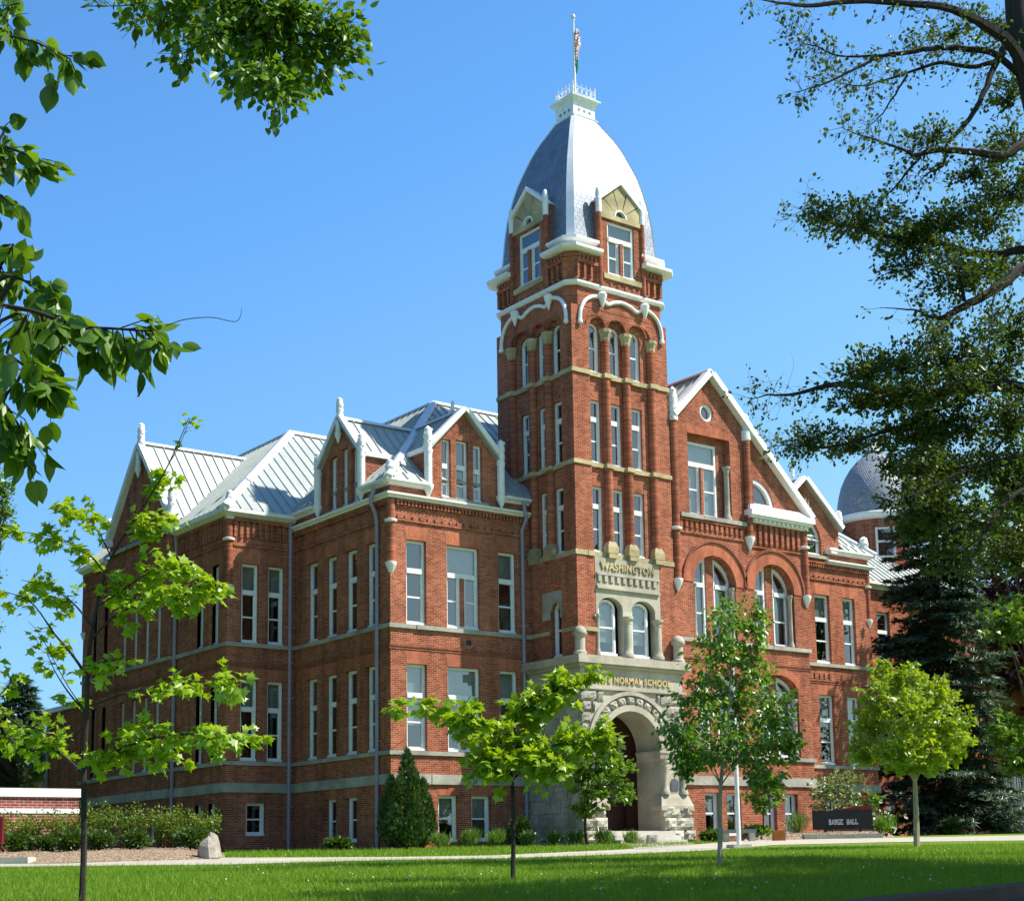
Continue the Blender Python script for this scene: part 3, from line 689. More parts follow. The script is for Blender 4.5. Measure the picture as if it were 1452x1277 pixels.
def finial(fr, s, z0, z1, r=.14, o=.1, name='finial'):
    m = MB(); p = fr.P(s, 0, o); h = z1-z0; n = 10; rs = []
    for i in range(n+1):
        t = i/n; rr = r*(1.0 if t < .7 else math.sqrt(max(.02, 1-((t-.7)/.3)**2))) * (1+.12*math.sin(t*23))
        rs.append((max(rr, .012), z0+h*t))
    m.lathe(p.x, p.y, rs, 10)
    for k in range(int(h/.16)):                     # leafy crockets on the shaft
        a = k*2.4; z = z0+h*.15+.14*k
        if z > z1-.1: break
        m.lathe(p.x+r*.85*math.cos(a), p.y+r*.85*math.sin(a), [(.01, z-.06), (r*.38, z), (.01, z+.07)], 6)
    m.build(name, 'white finial', hall, True)
def shaft(fr, s, z0, z1, r, o, mat, name, corb=.42, collar=None):
    m = MB(); p = fr.P(s, 0, o); m.lathe(p.x, p.y, [(r, z0), (r, z1)], 14)
    sh = m.build(name, mat, hall, True)
    m = MB(); m.lathe(p.x, p.y, [(.02, z0-corb), (r*.45, z0-corb*.8), (r*1.15, z0-corb*.25), (r*1.35, z0-.02), (r*1.35, z0+.04), (r*.9, z0+.06)], 14)
    m.build('corbel', 'white finial', sh, True)
    if collar: m = MB(); m.lathe(p.x, p.y, [(r*.9, collar-.07), (r*1.45, collar-.04), (r*1.5, collar+.04), (r*.9, collar+.07)], 14); m.build('collar', 'white finial', sh, True)
    return sh
for s in (46.05, 49.19): shaft(A, s, 14.0, 15.2, .14, .12, 'white finial', 'corner_shaft', .42); finial(A, s, 15.2, 16.12, .15, .12)
for s in (29.2, 32.4): shaft(B, s, 14.0, 15.2, .145, .12, 'white finial', 'corner_shaft', .42); finial(B, s, 15.2, 16.2, .155, .12)
finial(A, 47.62, 17.1, 17.85, .13, .1); finial(B, 30.7, 17.15, 17.55, .07, -.5); finial(HG, 58.9, 18.25, 19.15, .15, .1)
shaft(A, 47.62, 16.45, 16.95, .1, .16, 'white finial', 'pendant', .35); shaft(HG, 58.99, 17.2, 17.9, .11, .16, 'white finial', 'pendant', .4)
shaft(HG, 55.82, 12.75, 14.5, .2, .06, 'brick shaft', 'corner_shaft', .1); finial(HG, 55.82, 14.62, 15.75, .17, .06); finial(HG, 62.1, 14.6, 15.7, .17, .06)
for a, b_ in ((55.55, 56.1), (61.9, 62.4)): m = MB(); HG.box(m, a, b_, 14.42, 14.64, -.2, .3); m.build('kneeler', 'white trim', hall)
shaft(B, 27.74, 11.08, 13.35, .15, -.05, 'brick shaft', 'corner_shaft', .42, 12.6)
shaft(G, 24.94, 11.08, 13.6, .15, -.05, 'brick shaft', 'corner_shaft', .42, 12.85)
shaft(F, 52.74, 11.1, 13.35, .14, -.05, 'brick shaft', 'corner_shaft', .42, 12.62)
shaft(H, 65.3, 11.1, 13.6, .14, -.05, 'brick shaft', 'corner_shaft', .42)
finial(G, 25.0, 14.0, 14.75, .16, -.1); finial(F, 52.75, 14.1, 14.95, .2, -.1); finial(B, 27.75, 14.1, 14.8, .17, -.1); finial(H, 65.3, 14.0, 14.8, .16, -.1)
finial(F, g3-.25, 17.15, 17.9, .08, -.3); finial(F, 50.98, 15.05, 15.9, .16, .05)
shaft(E, 38.62, 11.12, 17.3, .16, .06, 'brick shaft', 'corner_shaft', .44, 13.1); finial(E, 38.62, 17.3, 18.65, .17, .1)
shaft(E, 42.54, 13.17, 17.15, .16, .06, 'brick shaft', 'corner_shaft', .5); finial(E, 42.56, 17.4, 18.25, .16, .05)
m = MB(); p = E.P(42.54, 0, .06); m.lathe(p.x, p.y, [(.16, 17.1), (.2, 17.15), (.2, 17.5), (.17, 17.52)], 14); m.build('capital', 'white trim', hall)
shaft(E, 45.7, 11.12, 13.85, .15, .02, 'brick shaft', 'corner_shaft', .44, 13.14)
def colonnette(fr, s, z0, z1, r, o, mat='sandstone'):
    m = MB(); p = fr.P(s, 0, o)
    m.lathe(p.x, p.y, [(r*1.55, z0), (r*1.55, z0+.1), (r*1.25, z0+.16), (r*1.05, z0+.26), (r, z0+.3), (r*.96, z1-.27), (r*1.12, z1-.24), (r*1.05, z1-.2), (r*1.4, z1-.1), (r*1.55, z1-.08), (r*1.55, z1)], 14)
    m.build('colonnette', mat, hall, True)
colonnette(E, 41.56, 13.79, 15.95, .11, -.12)
for c in E2:
    for sgn in (-1, 1): colonnette(E, c+sgn*1.0, 9.0, 11.12, .085, -.14); colonnette(E, c+sgn*1.0, 4.62, 6.95, .09, -.14)
# carved panel high in the narrow right gable
m = MB()
for k in range(5): F.box(m, g3-.42+.17*k, g3-.33+.17*k, 15.85+.03*(k % 2), 16.2-.04*(k % 3), 0, .05)
F.box(m, g3-.5, g3+.5, 15.74, 15.8, 0, .06); m.build('carved_panel', 'sandstone', hall)

# ---- dormers --------------------------------------------------------------------------
def dormer(fr, c, s0, s1, zf, za, ws):
    m = MB(); wallmesh(m, fr, [(s0, 13.58), (s1, 13.58), (s1, zf), (c, za), (s0, zf)], [rect(a, b_, 13.7, zt) for a, b_, zt in ws], reveal=.25)
    for s in (s0, s1): m.poly([fr.P(s, 13.58), fr.P(s, zf), fr.P(s, zf, -2.6), fr.P(s, 13.58, -2.6)])
    m.build('dormer', 'brick', hall)
    for s, sg in ((s0, -1), (s1, 1)):
        m = MB(); k = min(s, s+sg*.12), max(s, s+sg*.12); fr.box(m, k[0], k[1], zf-.22, zf-.04, -2.0, .0); m.build('gutter', 'white trim', hall)
dA = [(47.98, 48.5, 15.72), (47.2, 47.66, 15.88), (46.4, 46.92, 15.72)]; dB = [(29.86, 30.26, 15.88), (30.48, 31.02, 15.92), (31.24, 31.64, 15.84)]
dormer(A, 47.62, 46.05, 49.19, 15.5, 17.0, dA); dormer(B, 30.8, 29.2, 32.4, 15.5, 17.0, dB)
for a, b_, zt in dA: window(A, a, b_, 13.7, zt, -.18, 'plain', blind=0, fw=.07, mid=.42)
for a, b_, zt in dB: window(B, a, b_, 13.7, zt, -.16, 'sash', blind=0, fw=.08, trans=.55, mid=.25)
# ---- tower -------------------------------------------------------------------------
TX0, TX1, TY0, TY1 = 33.73, 38.40, 41.51, 46.15; TCX, TCY = (TX0+TX1)/2, (TY0+TY1)/2
bodyz = [(11.77, 14.93), (15.09, 18.35), (18.53, 20.95)]
def tower_side(m, fr, s0, s1, rc0, rc1, wins, z_from, sgn_open=None):
    """piers flush with the plane, a recessed strip rc0..rc1 holding three tall windows per storey"""
    ZA = 20.25
    fr_holes = []
    for a, b_ in wins:
        fr_holes += [arch(a, b_, 18.53, 20.2, .27, 10), rect(a, b_, 15.09, 17.5), rect(a, b_, 11.77, 14.25)]
    fr_holes = [h for h in fr_holes if min(z for _, z in h) >= z_from]
    wallmesh(m, fr, rect(rc0, rc1, z_from, 20.95), fr_holes, o=-.16, reveal=.2)
    for a, b_ in ((s0, rc0), (rc1, s1)): wallmesh(m, fr, rect(a, b_, z_from, 20.95), [], 0)
    for s in (rc0, rc1): m.poly([fr.P(s, z_from, 0), fr.P(s, 20.3, 0), fr.P(s, 20.3, -.16), fr.P(s, z_from, -.16)])
    cs = [(a+b_)/2 for a, b_ in wins]; mids = [(cs[0]+cs[1])/2, (cs[1]+cs[2])/2]
    edges = sorted([rc0]+mids+[rc1])
    ar = [arch(a+.05, b_-.05, ZA-.0, ZA+.02, min(.46, (b_-a)/2-.05), 14) for a, b_ in zip(edges, edges[1:])]
    # head panel with three arches, open below
    out = [(rc0, 20.95)]; out = [(rc0, 20.95), (rc0, ZA)]
    for h in ar:
        pts = h[2:][::-1]; out += [(pts[0][0], ZA)] + pts + [(pts[-1][0], ZA)]
    out += [(rc1, ZA), (rc1, 20.95)]
    wallmesh(m, fr, out[::-1], [], 0)
    for h in ar:
        pts = h[2:]; m.strip([fr.P(a, z, 0) for a, z in pts], [fr.P(a, z, -.16) for a, z in pts])
    return mids
winsD = [(34.6, 35.17), (35.59, 36.17), (36.6, 37.18)]; winsC = [(42.31, 42.9), (43.21, 43.78), (44.21, 44.86)]
m = MB()
midD = tower_side(m, D, TX0, TX1, 34.54, 37.64, winsD, 11.6)
midC = tower_side(m, C, TY0, TY1, 42.2, 45.3, winsC, 11.6)
wallmesh(m, C, rect(TY0, TY1, 7.8, 11.6), [arch(42.46, 43.06, 8.0, 9.7, .3, 10)], 0, .26)
for s0, s1 in ((TX0, 34.56), (37.66, TX1)): wallmesh(m, D, rect(s0, s1, 7.8, 11.6), [])
m.poly([(TX1, TY0, 7.8), (TX1, TY1, 7.8), (TX1, TY1, 20.95), (TX1, TY0, 20.95)]); m.poly([(TX0, TY1, 7.8), (TX1, TY1, 7.8), (TX1, TY1, 20.95), (TX0, TY1, 20.95)])
def cham(h, c, z): return [(TCX+x*h-(1 if x > 0 else -1)*a*c, TCY+y*h-(1 if y > 0 else -1)*b_*c, z) for x, y, a, b_ in ((-1, -1, 1, 0), (1, -1, 1, 0), (1, -1, 0, 1), (1, 1, 0, 1), (1, 1, 1, 0), (-1, 1, 1, 0), (-1, 1, 0, 1), (-1, -1, 0, 1))]
hw = (TX1-TX0)/2
m.rings([cham(hw-.001, .3, 20.95), cham(hw-.001, .3, 21.87)], False)
m.poly(cham(hw, .3, 20.952)); m.poly(cham(hw-.02, .3, 21.88))
def corner_rings(m, outs, base=None, g=1.0, each=None):
    base = base or hw                       # only the corner stretches, leaving the middle of each side free for its dormer
    for sx, sy in ((-1, -1), (1, -1), (1, 1), (-1, 1)):
        rs = []
        for o, z in outs:
            h = base+o; c = .32+.15*o
            rs.append([(TCX+sx*x, TCY+sy*y, z) for x, y in ((h, g), (h, h-c), (h-c, h), (g, h), (g, base-.5), (base-.5, g))])
        m.rings(rs, True)
        if each: m.build(*each); m = MB()
corner_rings(m, [(-.06, 21.86), (-.04, 22.3), (.12, 22.95), (-.02, 22.96), (-.02, 23.5)])
tw = m.build('tower_wall', 'brick', hall)
for fr, ws in ((D, winsD), (C, winsC)):
    for a, b_ in ws:
        window(fr, a, b_, 18.53, 20.47, -.3, 'plain', .27, blind=0, mid=.5, fw=.09)
        window(fr, a, b_, 15.09, 17.5, -.3, 'sash', blind=0, trans=.70, mid=.36, fw=.09)
        if not (fr is C and a > 43.9): window(fr, a, b_, 11.77, 14.25, -.3, 'sash', blind=0, trans=.70, mid=.36, fw=.09)
window(C, 42.46, 43.06, 8.0, 10.0, -.22, 'plain', .3, blind=0, mid=.5)
for fr, mids, out in ((D, midD, (34.54, 37.64)), (C, midC, (42.2, 45.3))):
    for s in mids + [out[1]]:
        p = fr.P(s, 0, -.10); m = MB(); m.lathe(p.x, p.y, [(.17, 11.9), (.17, 20.0)], 12); sh = m.build('engaged_shaft', 'brick shaft', hall, True)
        m = MB(); m.lathe(p.x, p.y, [(.17, 19.8), (.19, 19.88), (.19, 19.93), (.235, 20.1), (.26, 20.14), (.26, 20.26)], 8); m.build('capital', 'ochre stone', sh)
        m = MB(); m.prism([fr.P(s+d, 11.76, o) for d, o in ((-.25, -.16), (.25, -.16), (.25, .12), (-.25, .12))], [fr.P(s+d, 12.0, o) for d, o in ((-.25, -.16), (.25, -.16), (.25, .12), (-.25, .12))])
        m.prism([fr.P(s+d, 12.0, o) for d, o in ((-.25, -.16), (.25, -.16), (.25, .12), (-.25, .12))], [fr.P(s+d, 12.2, o) for d, o in ((-.16, -.16), (.16, -.16), (.16, .06), (-.16, .06))]); m.build('base', 'ochre stone', sh)
for z0, z1 in ((11.58, 11.77), (14.93, 15.09), (18.36, 18.53)):     # yellow sandstone courses round the tower
    for fr, s0, s1, r0, r1, mids in ((D, TX0-.06, TX1+.03, 34.54, 37.64, midD), (C, TY0, TY1, 42.2, 45.3, midC)):
        m = MB(); ragged(m, fr, s0, r0, z0, z1, .045, .8); ragged(m, fr, r1, s1, z0, z1, .045, .8); ragged(m, fr, r0, r1, z0, z1, -.1, .5)
        for s in mids + [r1]: fr.prism(m, [(s-.2, z0+.004), (s+.2, z0+.004), (s+.2, z1+.004), (s-.2, z1+.004)], -.16, .11)
        m.build('stone_band', 'ochre stone', hall)
for fr, a, b_ in ((D, TX0-.06, 34.6), (C, TY0, 42.4), (C, 43.12, 44.35)): m = MB(); ragged(m, fr, a, b_, 8.83, 8.985, .07, .5); m.build('stone_band', 'ochre stone', hall)

# drip moulds with pendants over the belfry arches
def smooth_path(pts, n=5):
    out = []
    for i in range(len(pts)-1):
        p0, p1, p2, p3 = (Vector(pts[max(i-1, 0)]), Vector(pts[i]), Vector(pts[i+1]), Vector(pts[min(i+2, len(pts)-1)]))
        for k in range(n):
            t = k/n; out.append(.5*((2*p1)+(p2-p0)*t+(2*p0-5*p1+4*p2-p3)*t*t+(3*p1-p0-3*p2+p3)*t**3))
    return out + [Vector(pts[-1])]
for fr, f in ((D, lambda s: s), (C, lambda s: TY0+TY1-(s-TX0+TY0))):
    pts = [(34.1, 20.32), (34.14, 20.75), (34.36, 21.15), (34.72, 21.38), (35.1, 21.42), (35.45, 21.24), (35.75, 21.36), (36.17, 21.44), (36.6, 21.36), (36.9, 21.24), (37.24, 21.42), (37.6, 21.36), (37.92, 21.13), (38.1, 20.75), (38.13, 20.32)]
    pp = smooth_path([(f(s), z, 0) for s, z in pts])
    m = MB(); m.tube([fr.P(p.x, p.y, .05) for p in pp], .075, 8)
    for s in (34.1, 38.13): p = fr.P(f(s), 0, .05); m.lathe(p.x, p.y, [(.02, 20.2), (.1, 20.25), (.1, 20.36), (.02, 20.42)], 8)
    d = m.build('drip_mould', 'white trim', hall, True)
    for s in (35.12, 37.22): m = MB(); p = fr.P(f(s), 0, .14); m.lathe(p.x, p.y, [(.01, 20.98), (.06, 21.1), (.16, 21.4), (.19, 21.52), (.12, 21.6)], 10); m.build('pendant', 'white finial', d, True)
    for a, b_ in (winsD if fr is D else winsC): m = MB(); ringE(m, fr, (a+b_)/2, 20.27, .44, .5, 0.05, PI-.05, -.02, .03, 14); m.build('brick_arch', 'brick dark', hall)
def ringmould(z0, z1, outs, name='cornice', mat='white trim', gaps=False, base=hw):
    m = MB()
    if not gaps: m.rings([cham(base+o, .32+.15*o, z) for o, z in outs], True)
    else: corner_rings(m, outs, base, 1.06, (name, mat, hall)); return
    m.build(name, mat, hall)
ringmould(0, 0, [(.0, 21.71), (.07, 21.72), (.14, 21.79), (.14, 21.87), (0, 21.9)])
ringmould(0, 0, [(.1, 22.99), (.30, 23.0), (.41, 23.05), (.42, 23.16), (0, 23.19)], gaps=True)
ringmould(0, 0, [(0, 23.4), (.16, 23.41), (.27, 23.47), (.28, 23.57), (-.2, 23.6)], gaps=True, base=hw-.08)
for fr, s0, s1 in ((D, TX0, TX1), (C, TY0, TY1)):    # brick brackets and little arcades in the frieze corners
    for a, b_ in ((s0+.3, s0+1.25), (s1-1.25, s1-.3)):
        m = MB(); dentils(m, fr, a, b_, 22.72, 22.88, .17, .16, .5)
        for i in range(4): s = a+(b_-a)*i/3; fr.prism(m, [(s-.05, 22.0), (s+.05, 22.0), (s+.05, 22.6), (s-.05, 22.6)], -.08, .13)
        fr.box(m, a-.05, b_+.05, 22.58, 22.72, -.08, .15); m.build('brick_frieze', 'brick', hall)
        m = MB(); dentils(m, fr, a, b_, 23.22, 23.33, .03, .14, .5); m.build('brick_frieze', 'brick', hall)
    c = (s0+s1)/2; m = MB(); dentils(m, fr, c-.9, c+.95, 21.93, 22.08, .14, .32, .45); m.build('brick_frieze', 'brick', hall)

# dome
prof = [(23.55, 2.24), (23.9, 2.2), (24.87, 2.13), (25.6, 2.05), (26.42, 1.89), (27.0, 1.75), (27.38, 1.62), (27.97, 1.41), (28.4, 1.24), (28.72, 1.09), (29.15, .85), (29.46, .68), (29.62, .58)]
def dome_ring(h, c, z, out=0): return cham(h+out, c, z)
def interp(z):
    for (a, ha), (b_, hb) in zip(prof, prof[1:]):
        if a <= z <= b_: return ha+(hb-ha)*(z-a)/(b_-a)
    return prof[-1][1]
zz = [23.55+(29.62-23.55)*i/28 for i in range(29)]
m = MB(); m.rings([cham(interp(z), max(.10, .19*interp(z)/2.2), z) for z in zz], True)
dome = m.build('tower_dome', 'slate', hall)
m = MB()
for i in range(4):                                  # broad light metal ribs up each corner
    a_, b_ = [], []
    for z in zz:
        r = cham(interp(z)+.035, max(.13, .22*interp(z)/2.2), z); r2_ = cham(interp(z)-.05, max(.13, .22*interp(z)/2.2), z)
        k = (1, 3, 5, 7)[i]; j = (k+1) % 8
        a_.append([r[k], r[j], r2_[j], r2_[k]])
    m.rings(a_, True)
m.build('hip_rib', 'rib metal', dome)
m = MB(); m.rings([[(TCX+x*h, TCY+y*h, z) for x, y in ((-1, -1), (1, -1), (1, 1), (-1, 1))] for h, z in ((.62, 29.56), (.64, 29.62), (.55, 29.68), (.54, 30.05), (.57, 30.1), (.58, 30.24), (.72, 30.36), (.73, 30.42), (.3, 30.46))], True)
lan = m.build('lantern', 'white trim', hall)
m = MB()
for x, y, fx in ((0, -1, 0), (-1, 0, 1)):
    for k in (-.27, 0, .27):
        c = Vector((TCX+(k if not fx else -.545), TCY+(-.545 if not fx else k), 29.88))
        n = 12; r = .07; P0 = [c+(Vector((r*math.cos(2*PI*i/n), -.006, r*math.sin(2*PI*i/n))) if not fx else Vector((-.006, r*math.cos(2*PI*i/n), r*math.sin(2*PI*i/n)))) for i in range(n)]
        m.poly(P0)
m.build('vent', 'grey metal', lan)
m = MB(); h = .56
for sx, sy in ((-1, -1), (1, -1), (1, 1), (-1, 1)):
    m.lathe(TCX+sx*h, TCY+sy*h, [(.022, 30.44), (.022, 30.95), (.005, 31.02)], 6)
for ax in (0, 1):
    for sg in (-1, 1):
        P = lambda t, z: (TCX+t, TCY+sg*h, z) if ax == 0 else (TCX+sg*h, TCY+t, z)
        for z in (30.5, 30.84): m.tube([P(-h, z), P(h, z)], .016, 5)
        for k in range(5):
            t = -h+2*h*(k+.5)/5; n = 10
            m.tube([P(t+.09*math.cos(2*PI*i/n), 30.67+.12*math.sin(2*PI*i/n)) for i in range(n+1)], .013, 4)
            m.tube([P(t-.11, 30.5), P(t-.11, 30.98)], .010, 4)
m.build('cresting', 'white trim', lan)
m = MB(); m.lathe(TCX, TCY, [(.055, 30.4), (.05, 32), (.035, 33.95), (.06, 33.98), (.06, 34.03), (.02, 34.06)], 10); fp = m.build('flagpole', 'white trim', hall, True)
m = MB(); m.lathe(TCX, TCY, [(.01, 34.04), (.07, 34.09), (.09, 34.16), (.07, 34.23), (.01, 34.28)], 12); m.build('ball', 'rib metal', fp, True)

# dormers on the dome
for fr, c in ((D, 36.14), (C, TCY+.0)):
    w0, o = 1.05, .10; s0, s1 = c-w0, c+w0; k0, k1 = c-.66, c+.66
    m = MB(); wallmesh(m, fr, [(s0, 21.9), (s1, 21.9), (s1, 24.6), (s0, 24.6)], [rect(k0, k1, 22.4, 24.52)], o=o, reveal=.16)
    for s in (s0, s1): m.poly([fr.P(s, 21.9, o), fr.P(s, 25.3, o), fr.P(s, 25.3, -1.3), fr.P(s, 21.9, -1.3)])
    dm = m.build('tower_dormer', 'brick', hall)
    window(fr, k0, k1, 22.4, 24.52, o-.10, 'double', blind=0, trans=.68, mid=.34, fw=.09)
    m = MB(); fr.box(m, k0, k1, 22.3, 24.6, o-.185, o-.16); m.build('dark_backing', 'plaster', dm)  # dark panel hiding the slate, stands in for the dim interior's shade
    m = MB()                                        # fan of rough voussoirs with a little half-round light
    fr.box(m, s0+.08, s1-.08, 24.6, 24.78, -.1, o+.06); m.build('lintel', 'ochre stone', dm); m = MB()
    fr.box(m, s0+.12, s1-.12, 22.2, 22.4, -.1, o+.09); m.build('window_sill', 'ochre stone', dm); m = MB()
    zc = 24.78
    def rake(a):                                    # outer limit of the fan at angle a
        for t in [i*.02 for i in range(10, 120)]:
            s, z = t*math.cos(a), t*math.sin(a)
            if abs(s) > w0-.1 or z > 1.36-abs(s)*.82: return t
    n = 5
    for i in range(n):
        a0, a1 = PI*i/n+.02, PI*(i+1)/n-.02; pts = []
        for j in range(7):
            a = a0+(a1-a0)*j/6; pts.append((c+.30*math.cos(a), zc+.30*math.sin(a)))
        for j in range(7):
            a = a1+(a0-a1)*j/6; t = rake(a); pts.append((c+t*math.cos(a), zc+t*math.sin(a)))
        fr.prism(m, pts, -.1, o+random.uniform(0, .06))
    m.build('stone_fan', 'ochre stone', dm)
    m = MB(); m.poly([fr.P(a, z, o-.1) for a, z in [(c-.3, zc), (c+.3, zc)]+[(c+.3*math.cos(PI*i/10), zc+.3*math.sin(PI*i/10)) for i in range(1, 10)]]); m.build('fanlight', 'glass', dm)
    m = MB(); ringE(m, fr, c, zc, .25, .31, 0, PI, o-.08, o+.05, 12)
    for L, T in (((s0-.04, 25.22), (c, 26.1)), ((s1+.04, 25.22), (c, 26.1))):
        d = Vector((T[0]-L[0], T[1]-L[1])).normalized(); nn = Vector((-d.y, d.x)); nn = nn if nn.y > 0 else -nn
        fr.prism(m, [L, T, (T[0]+nn.x*.0, T[1]+.17), (L[0]+nn.x*.13, L[1]+nn.y*.13)], o-.15, o+(.12 if L[0] < c else .123))
    m.build('bargeboard', 'white trim', dm)
    m = MB()
    for sg in (-1, 1): m.prism([fr.P(c, 26.22, o+.1), fr.P(c+sg*(w0+.08), 25.3, o+.1), fr.P(c+sg*(w0+.08), 25.24, o+.1), fr.P(c, 26.16, o+.1)], [fr.P(c, 26.22, -1.2), fr.P(c+sg*(w0+.08), 25.3, -1.2), fr.P(c+sg*(w0+.08), 25.24, -1.2), fr.P(c, 26.16, -1.2)])
    m.build('dormer_roof', 'rib metal', dm)
    for s in (s0-.02, s1+.02):
        p = fr.P(s, 0, o+.02); m = MB(); m.lathe(p.x, p.y, [(.1, 21.9), (.1, 24.75)], 10); ps = m.build('corner_shaft', 'brick shaft', dm, True)
        m = MB(); m.lathe(p.x, p.y, [(.11, 24.75), (.12, 25.5), (.1, 25.68), (.05, 25.76), (.01, 25.78)], 10); m.build('shaft_cap', 'white finial', dm, True)

# stone loggia above the entrance
m = MB(); ol = (34.66, 35.82); orr = (36.24, 37.4)
wallmesh(m, D, rect(34.56, 37.66, 7.95, 11.58), [arch(a, b_, 8.02, 9.72, .42, 14) for a, b_ in (ol, orr)], o=.012, reveal=.3)
D.box(m, 34.6, 37.62, 10.92, 11.0, 0, .09); D.box(m, 34.6, 37.62, 10.42, 10.5, 0, .10); dentils(m, D, 34.66, 37.6, 10.68, 10.9, .08, .28, .55); D.box(m, 34.6, 37.62, 10.5, 10.6, 0, .05)
D.box(m, 34.45, 34.72, 9.38, 9.46, 0, .06)
pan = m.build('stone_panel', 'porch stone', hall)
text_mesh('WASHINGTON', D, 34.8, 37.38, 11.13, 11.42, .012, .05, .03, 'inscription', 'ochre stone', hall)
for a, b_ in (ol, orr): window(D, a+.1, b_-.22, 8.03, 10.08, -.22, 'plain', .3, blind=.75, mid=.5, fw=.09)
m = MB(); D.box(m, 34.58, 37.64, 8.0, 10.2, -.36, -.30) if False else None
for s, h in ((36.03, 0), (37.5, 0), (34.62, -.05)): colonnette(D, s, 8.0, 9.48, .15 if s > 35 else .07, .0, 'porch stone')
m = MB()
C.prism(m, [(42.4, 9.4), (42.46, 9.4), (42.46, 9.7), (42.55, 9.9), (42.76, 10.0), (42.97, 9.9), (43.06, 9.7), (43.06, 9.4), (43.5, 9.4), (43.5, 10.42), (42.4, 10.42)], -.03, .05); m.build('stone_head', 'sandstone', hall)

# ---- entrance porch ------------------------------------------------------------------
Pf = Face('Y', 41.2); Pl = Face('X', 33.52); PXR = 38.36; AC, AZ, AR = 35.78, 4.65, 1.38
m = MB()
wallmesh(m, Pf, rect(33.52, PXR, ZB, 7.5), [[(AC-AR, ZB+.1), (AC+AR, ZB+.1)] + [(AC+AR*math.cos(PI*i/24), AZ+AR*math.sin(PI*i/24)) for i in range(25)]], 0, 1.3)
wallmesh(m, Pl, rect(41.2, 44.3, ZB, 7.5), [])
m.poly([(PXR, 41.2, ZB), (PXR, 41.7, ZB), (PXR, 41.7, 7.5), (PXR, 41.2, 7.5)])
porch = m.build('entrance_porch', 'porch stone', hall)
m = MB()                                             # cornice and frieze mouldings
def pbox(m, z0, z1, o): m.rings([[(33.52-o, 44.3, z), (33.52-o, 41.2-o, z), (PXR+o, 41.2-o, z), (PXR+o, 41.7, z), (PXR+o-.3, 41.75, z), (33.9, 44.3, z)] for z in (z0, z1)], True)
pbox(m, 7.5, 7.62, .10); pbox(m, 7.62, 7.9, .24); pbox(m, 6.72, 6.82, .10)
m.poly([(33.3, 44.3, 7.895), (33.3, 41.0, 7.895), (38.6, 41.0, 7.895), (38.6, 44.3, 7.895)])
m.build('cornice', 'porch stone', porch)
text_mesh('STATE NORMAL SCHOOL', Pf, 34.0, 37.75, 6.97, 7.21, .0, .05, .03, 'inscription', 'lettering', hall)
m = MB(); ringE(m, Pf, AC, AZ, AR-.02, AR+.2, 0, PI, -.3, .09, 30); ringE(m, Pf, AC, AZ, 1.92, 2.06, 0, PI, -.05, .12, 30); m.build('arch_ring', 'porch stone', porch, True)
def rock(m, p, seed, amp=.05):
    """a rock-faced block: p = 8 corners; front face (towards p[2]p[3] side) pillowed and uneven"""
    p = [Vector(q) for q in p]; nu, nv = 5, 4; rnd = random.Random(seed)
    nrm = (p[1]-p[0]).cross(p[4]-p[0]).normalized()
    if nrm.dot((p[0]+p[1])/2-(p[2]+p[3])/2) < 0: nrm = -nrm
    g = []
    for j in range(nv+1):
        row = []
        for i in range(nu+1):
            u, v = i/nu, j/nv; a = p[0].lerp(p[1], u); b_ = p[4].lerp(p[5], u); q = a.lerp(b_, v)
            edge = min(u, 1-u, v, 1-v)
            k = 0 if edge == 0 else amp*(.55+.45*min(1, edge*4)) * (1+rnd.uniform(-.55, .55))
            row.append(q+nrm*k)
        g.append(row)
    for j in range(nv):
        for i in range(nu): m.poly([g[j][i], g[j][i+1], g[j+1][i+1], g[j+1][i]])
    m.hexa([p[0], p[1], p[2], p[3], p[4], p[5], p[6], p[7]])
def rockf(m, fr, s0, s1, z0, z1, o0, o1, seed, amp=.05):
    rock(m, [fr.P(s0, z0, o1), fr.P(s1, z0, o1), fr.P(s1, z0, o0), fr.P(s0, z0, o0), fr.P(s0, z1, o1), fr.P(s1, z1, o1), fr.P(s1, z1, o0), fr.P(s0, z1, o0)], seed, amp)
m = MB(); n = 13                                       # rock-faced voussoirs
for i in range(n):
    a0, a1 = PI*i/n+.025, PI*(i+1)/n-.025
    q = lambda a, r, o: Pf.P(AC+r*math.cos(a), AZ+r*math.sin(a), o)
    r0, r1 = AR+.23, 1.89
    rock(m, [q(a0, r0, .06), q(a1, r0, .06), q(a1, r0, -.02), q(a0, r0, -.02), q(a0, r1, .06), q(a1, r1, .06), q(a1, r1, -.02), q(a0, r1, -.02)], i, .05)
sd = 100                                               # rock-faced blocks of the spandrels and of the west side
for row in range(5):
    z0, z1 = 4.75+row*.39, 4.75+(row+1)*.39-.03
    for s0, s1 in (((33.52, 33.95), (34.0, 34.55), (36.9, 37.5), (37.55, PXR)) if row % 2 else ((33.52, 34.2), (34.25, 34.8), (36.75, 37.2), (37.25, PXR))):
        far = min(math.hypot(s-AC, z-AZ) for s in (s0, s1) for z in (z0, z1))
        if far > 2.07: rockf(m, Pf, s0+.01, s1, z0, z1, -.02, .03, sd, .05)
        elif far > 1.75:
            if s0 < AC: s1 = min(s1, AC-math.sqrt(max(0, 2.08**2-(z0-AZ)**2)))
            else: s0 = max(s0, AC+math.sqrt(max(0, 2.08**2-(z0-AZ)**2)))
            if s1-s0 > .12: rockf(m, Pf, s0+.01, s1, z0, z1, -.02, .03, sd, .05)
        sd += 1
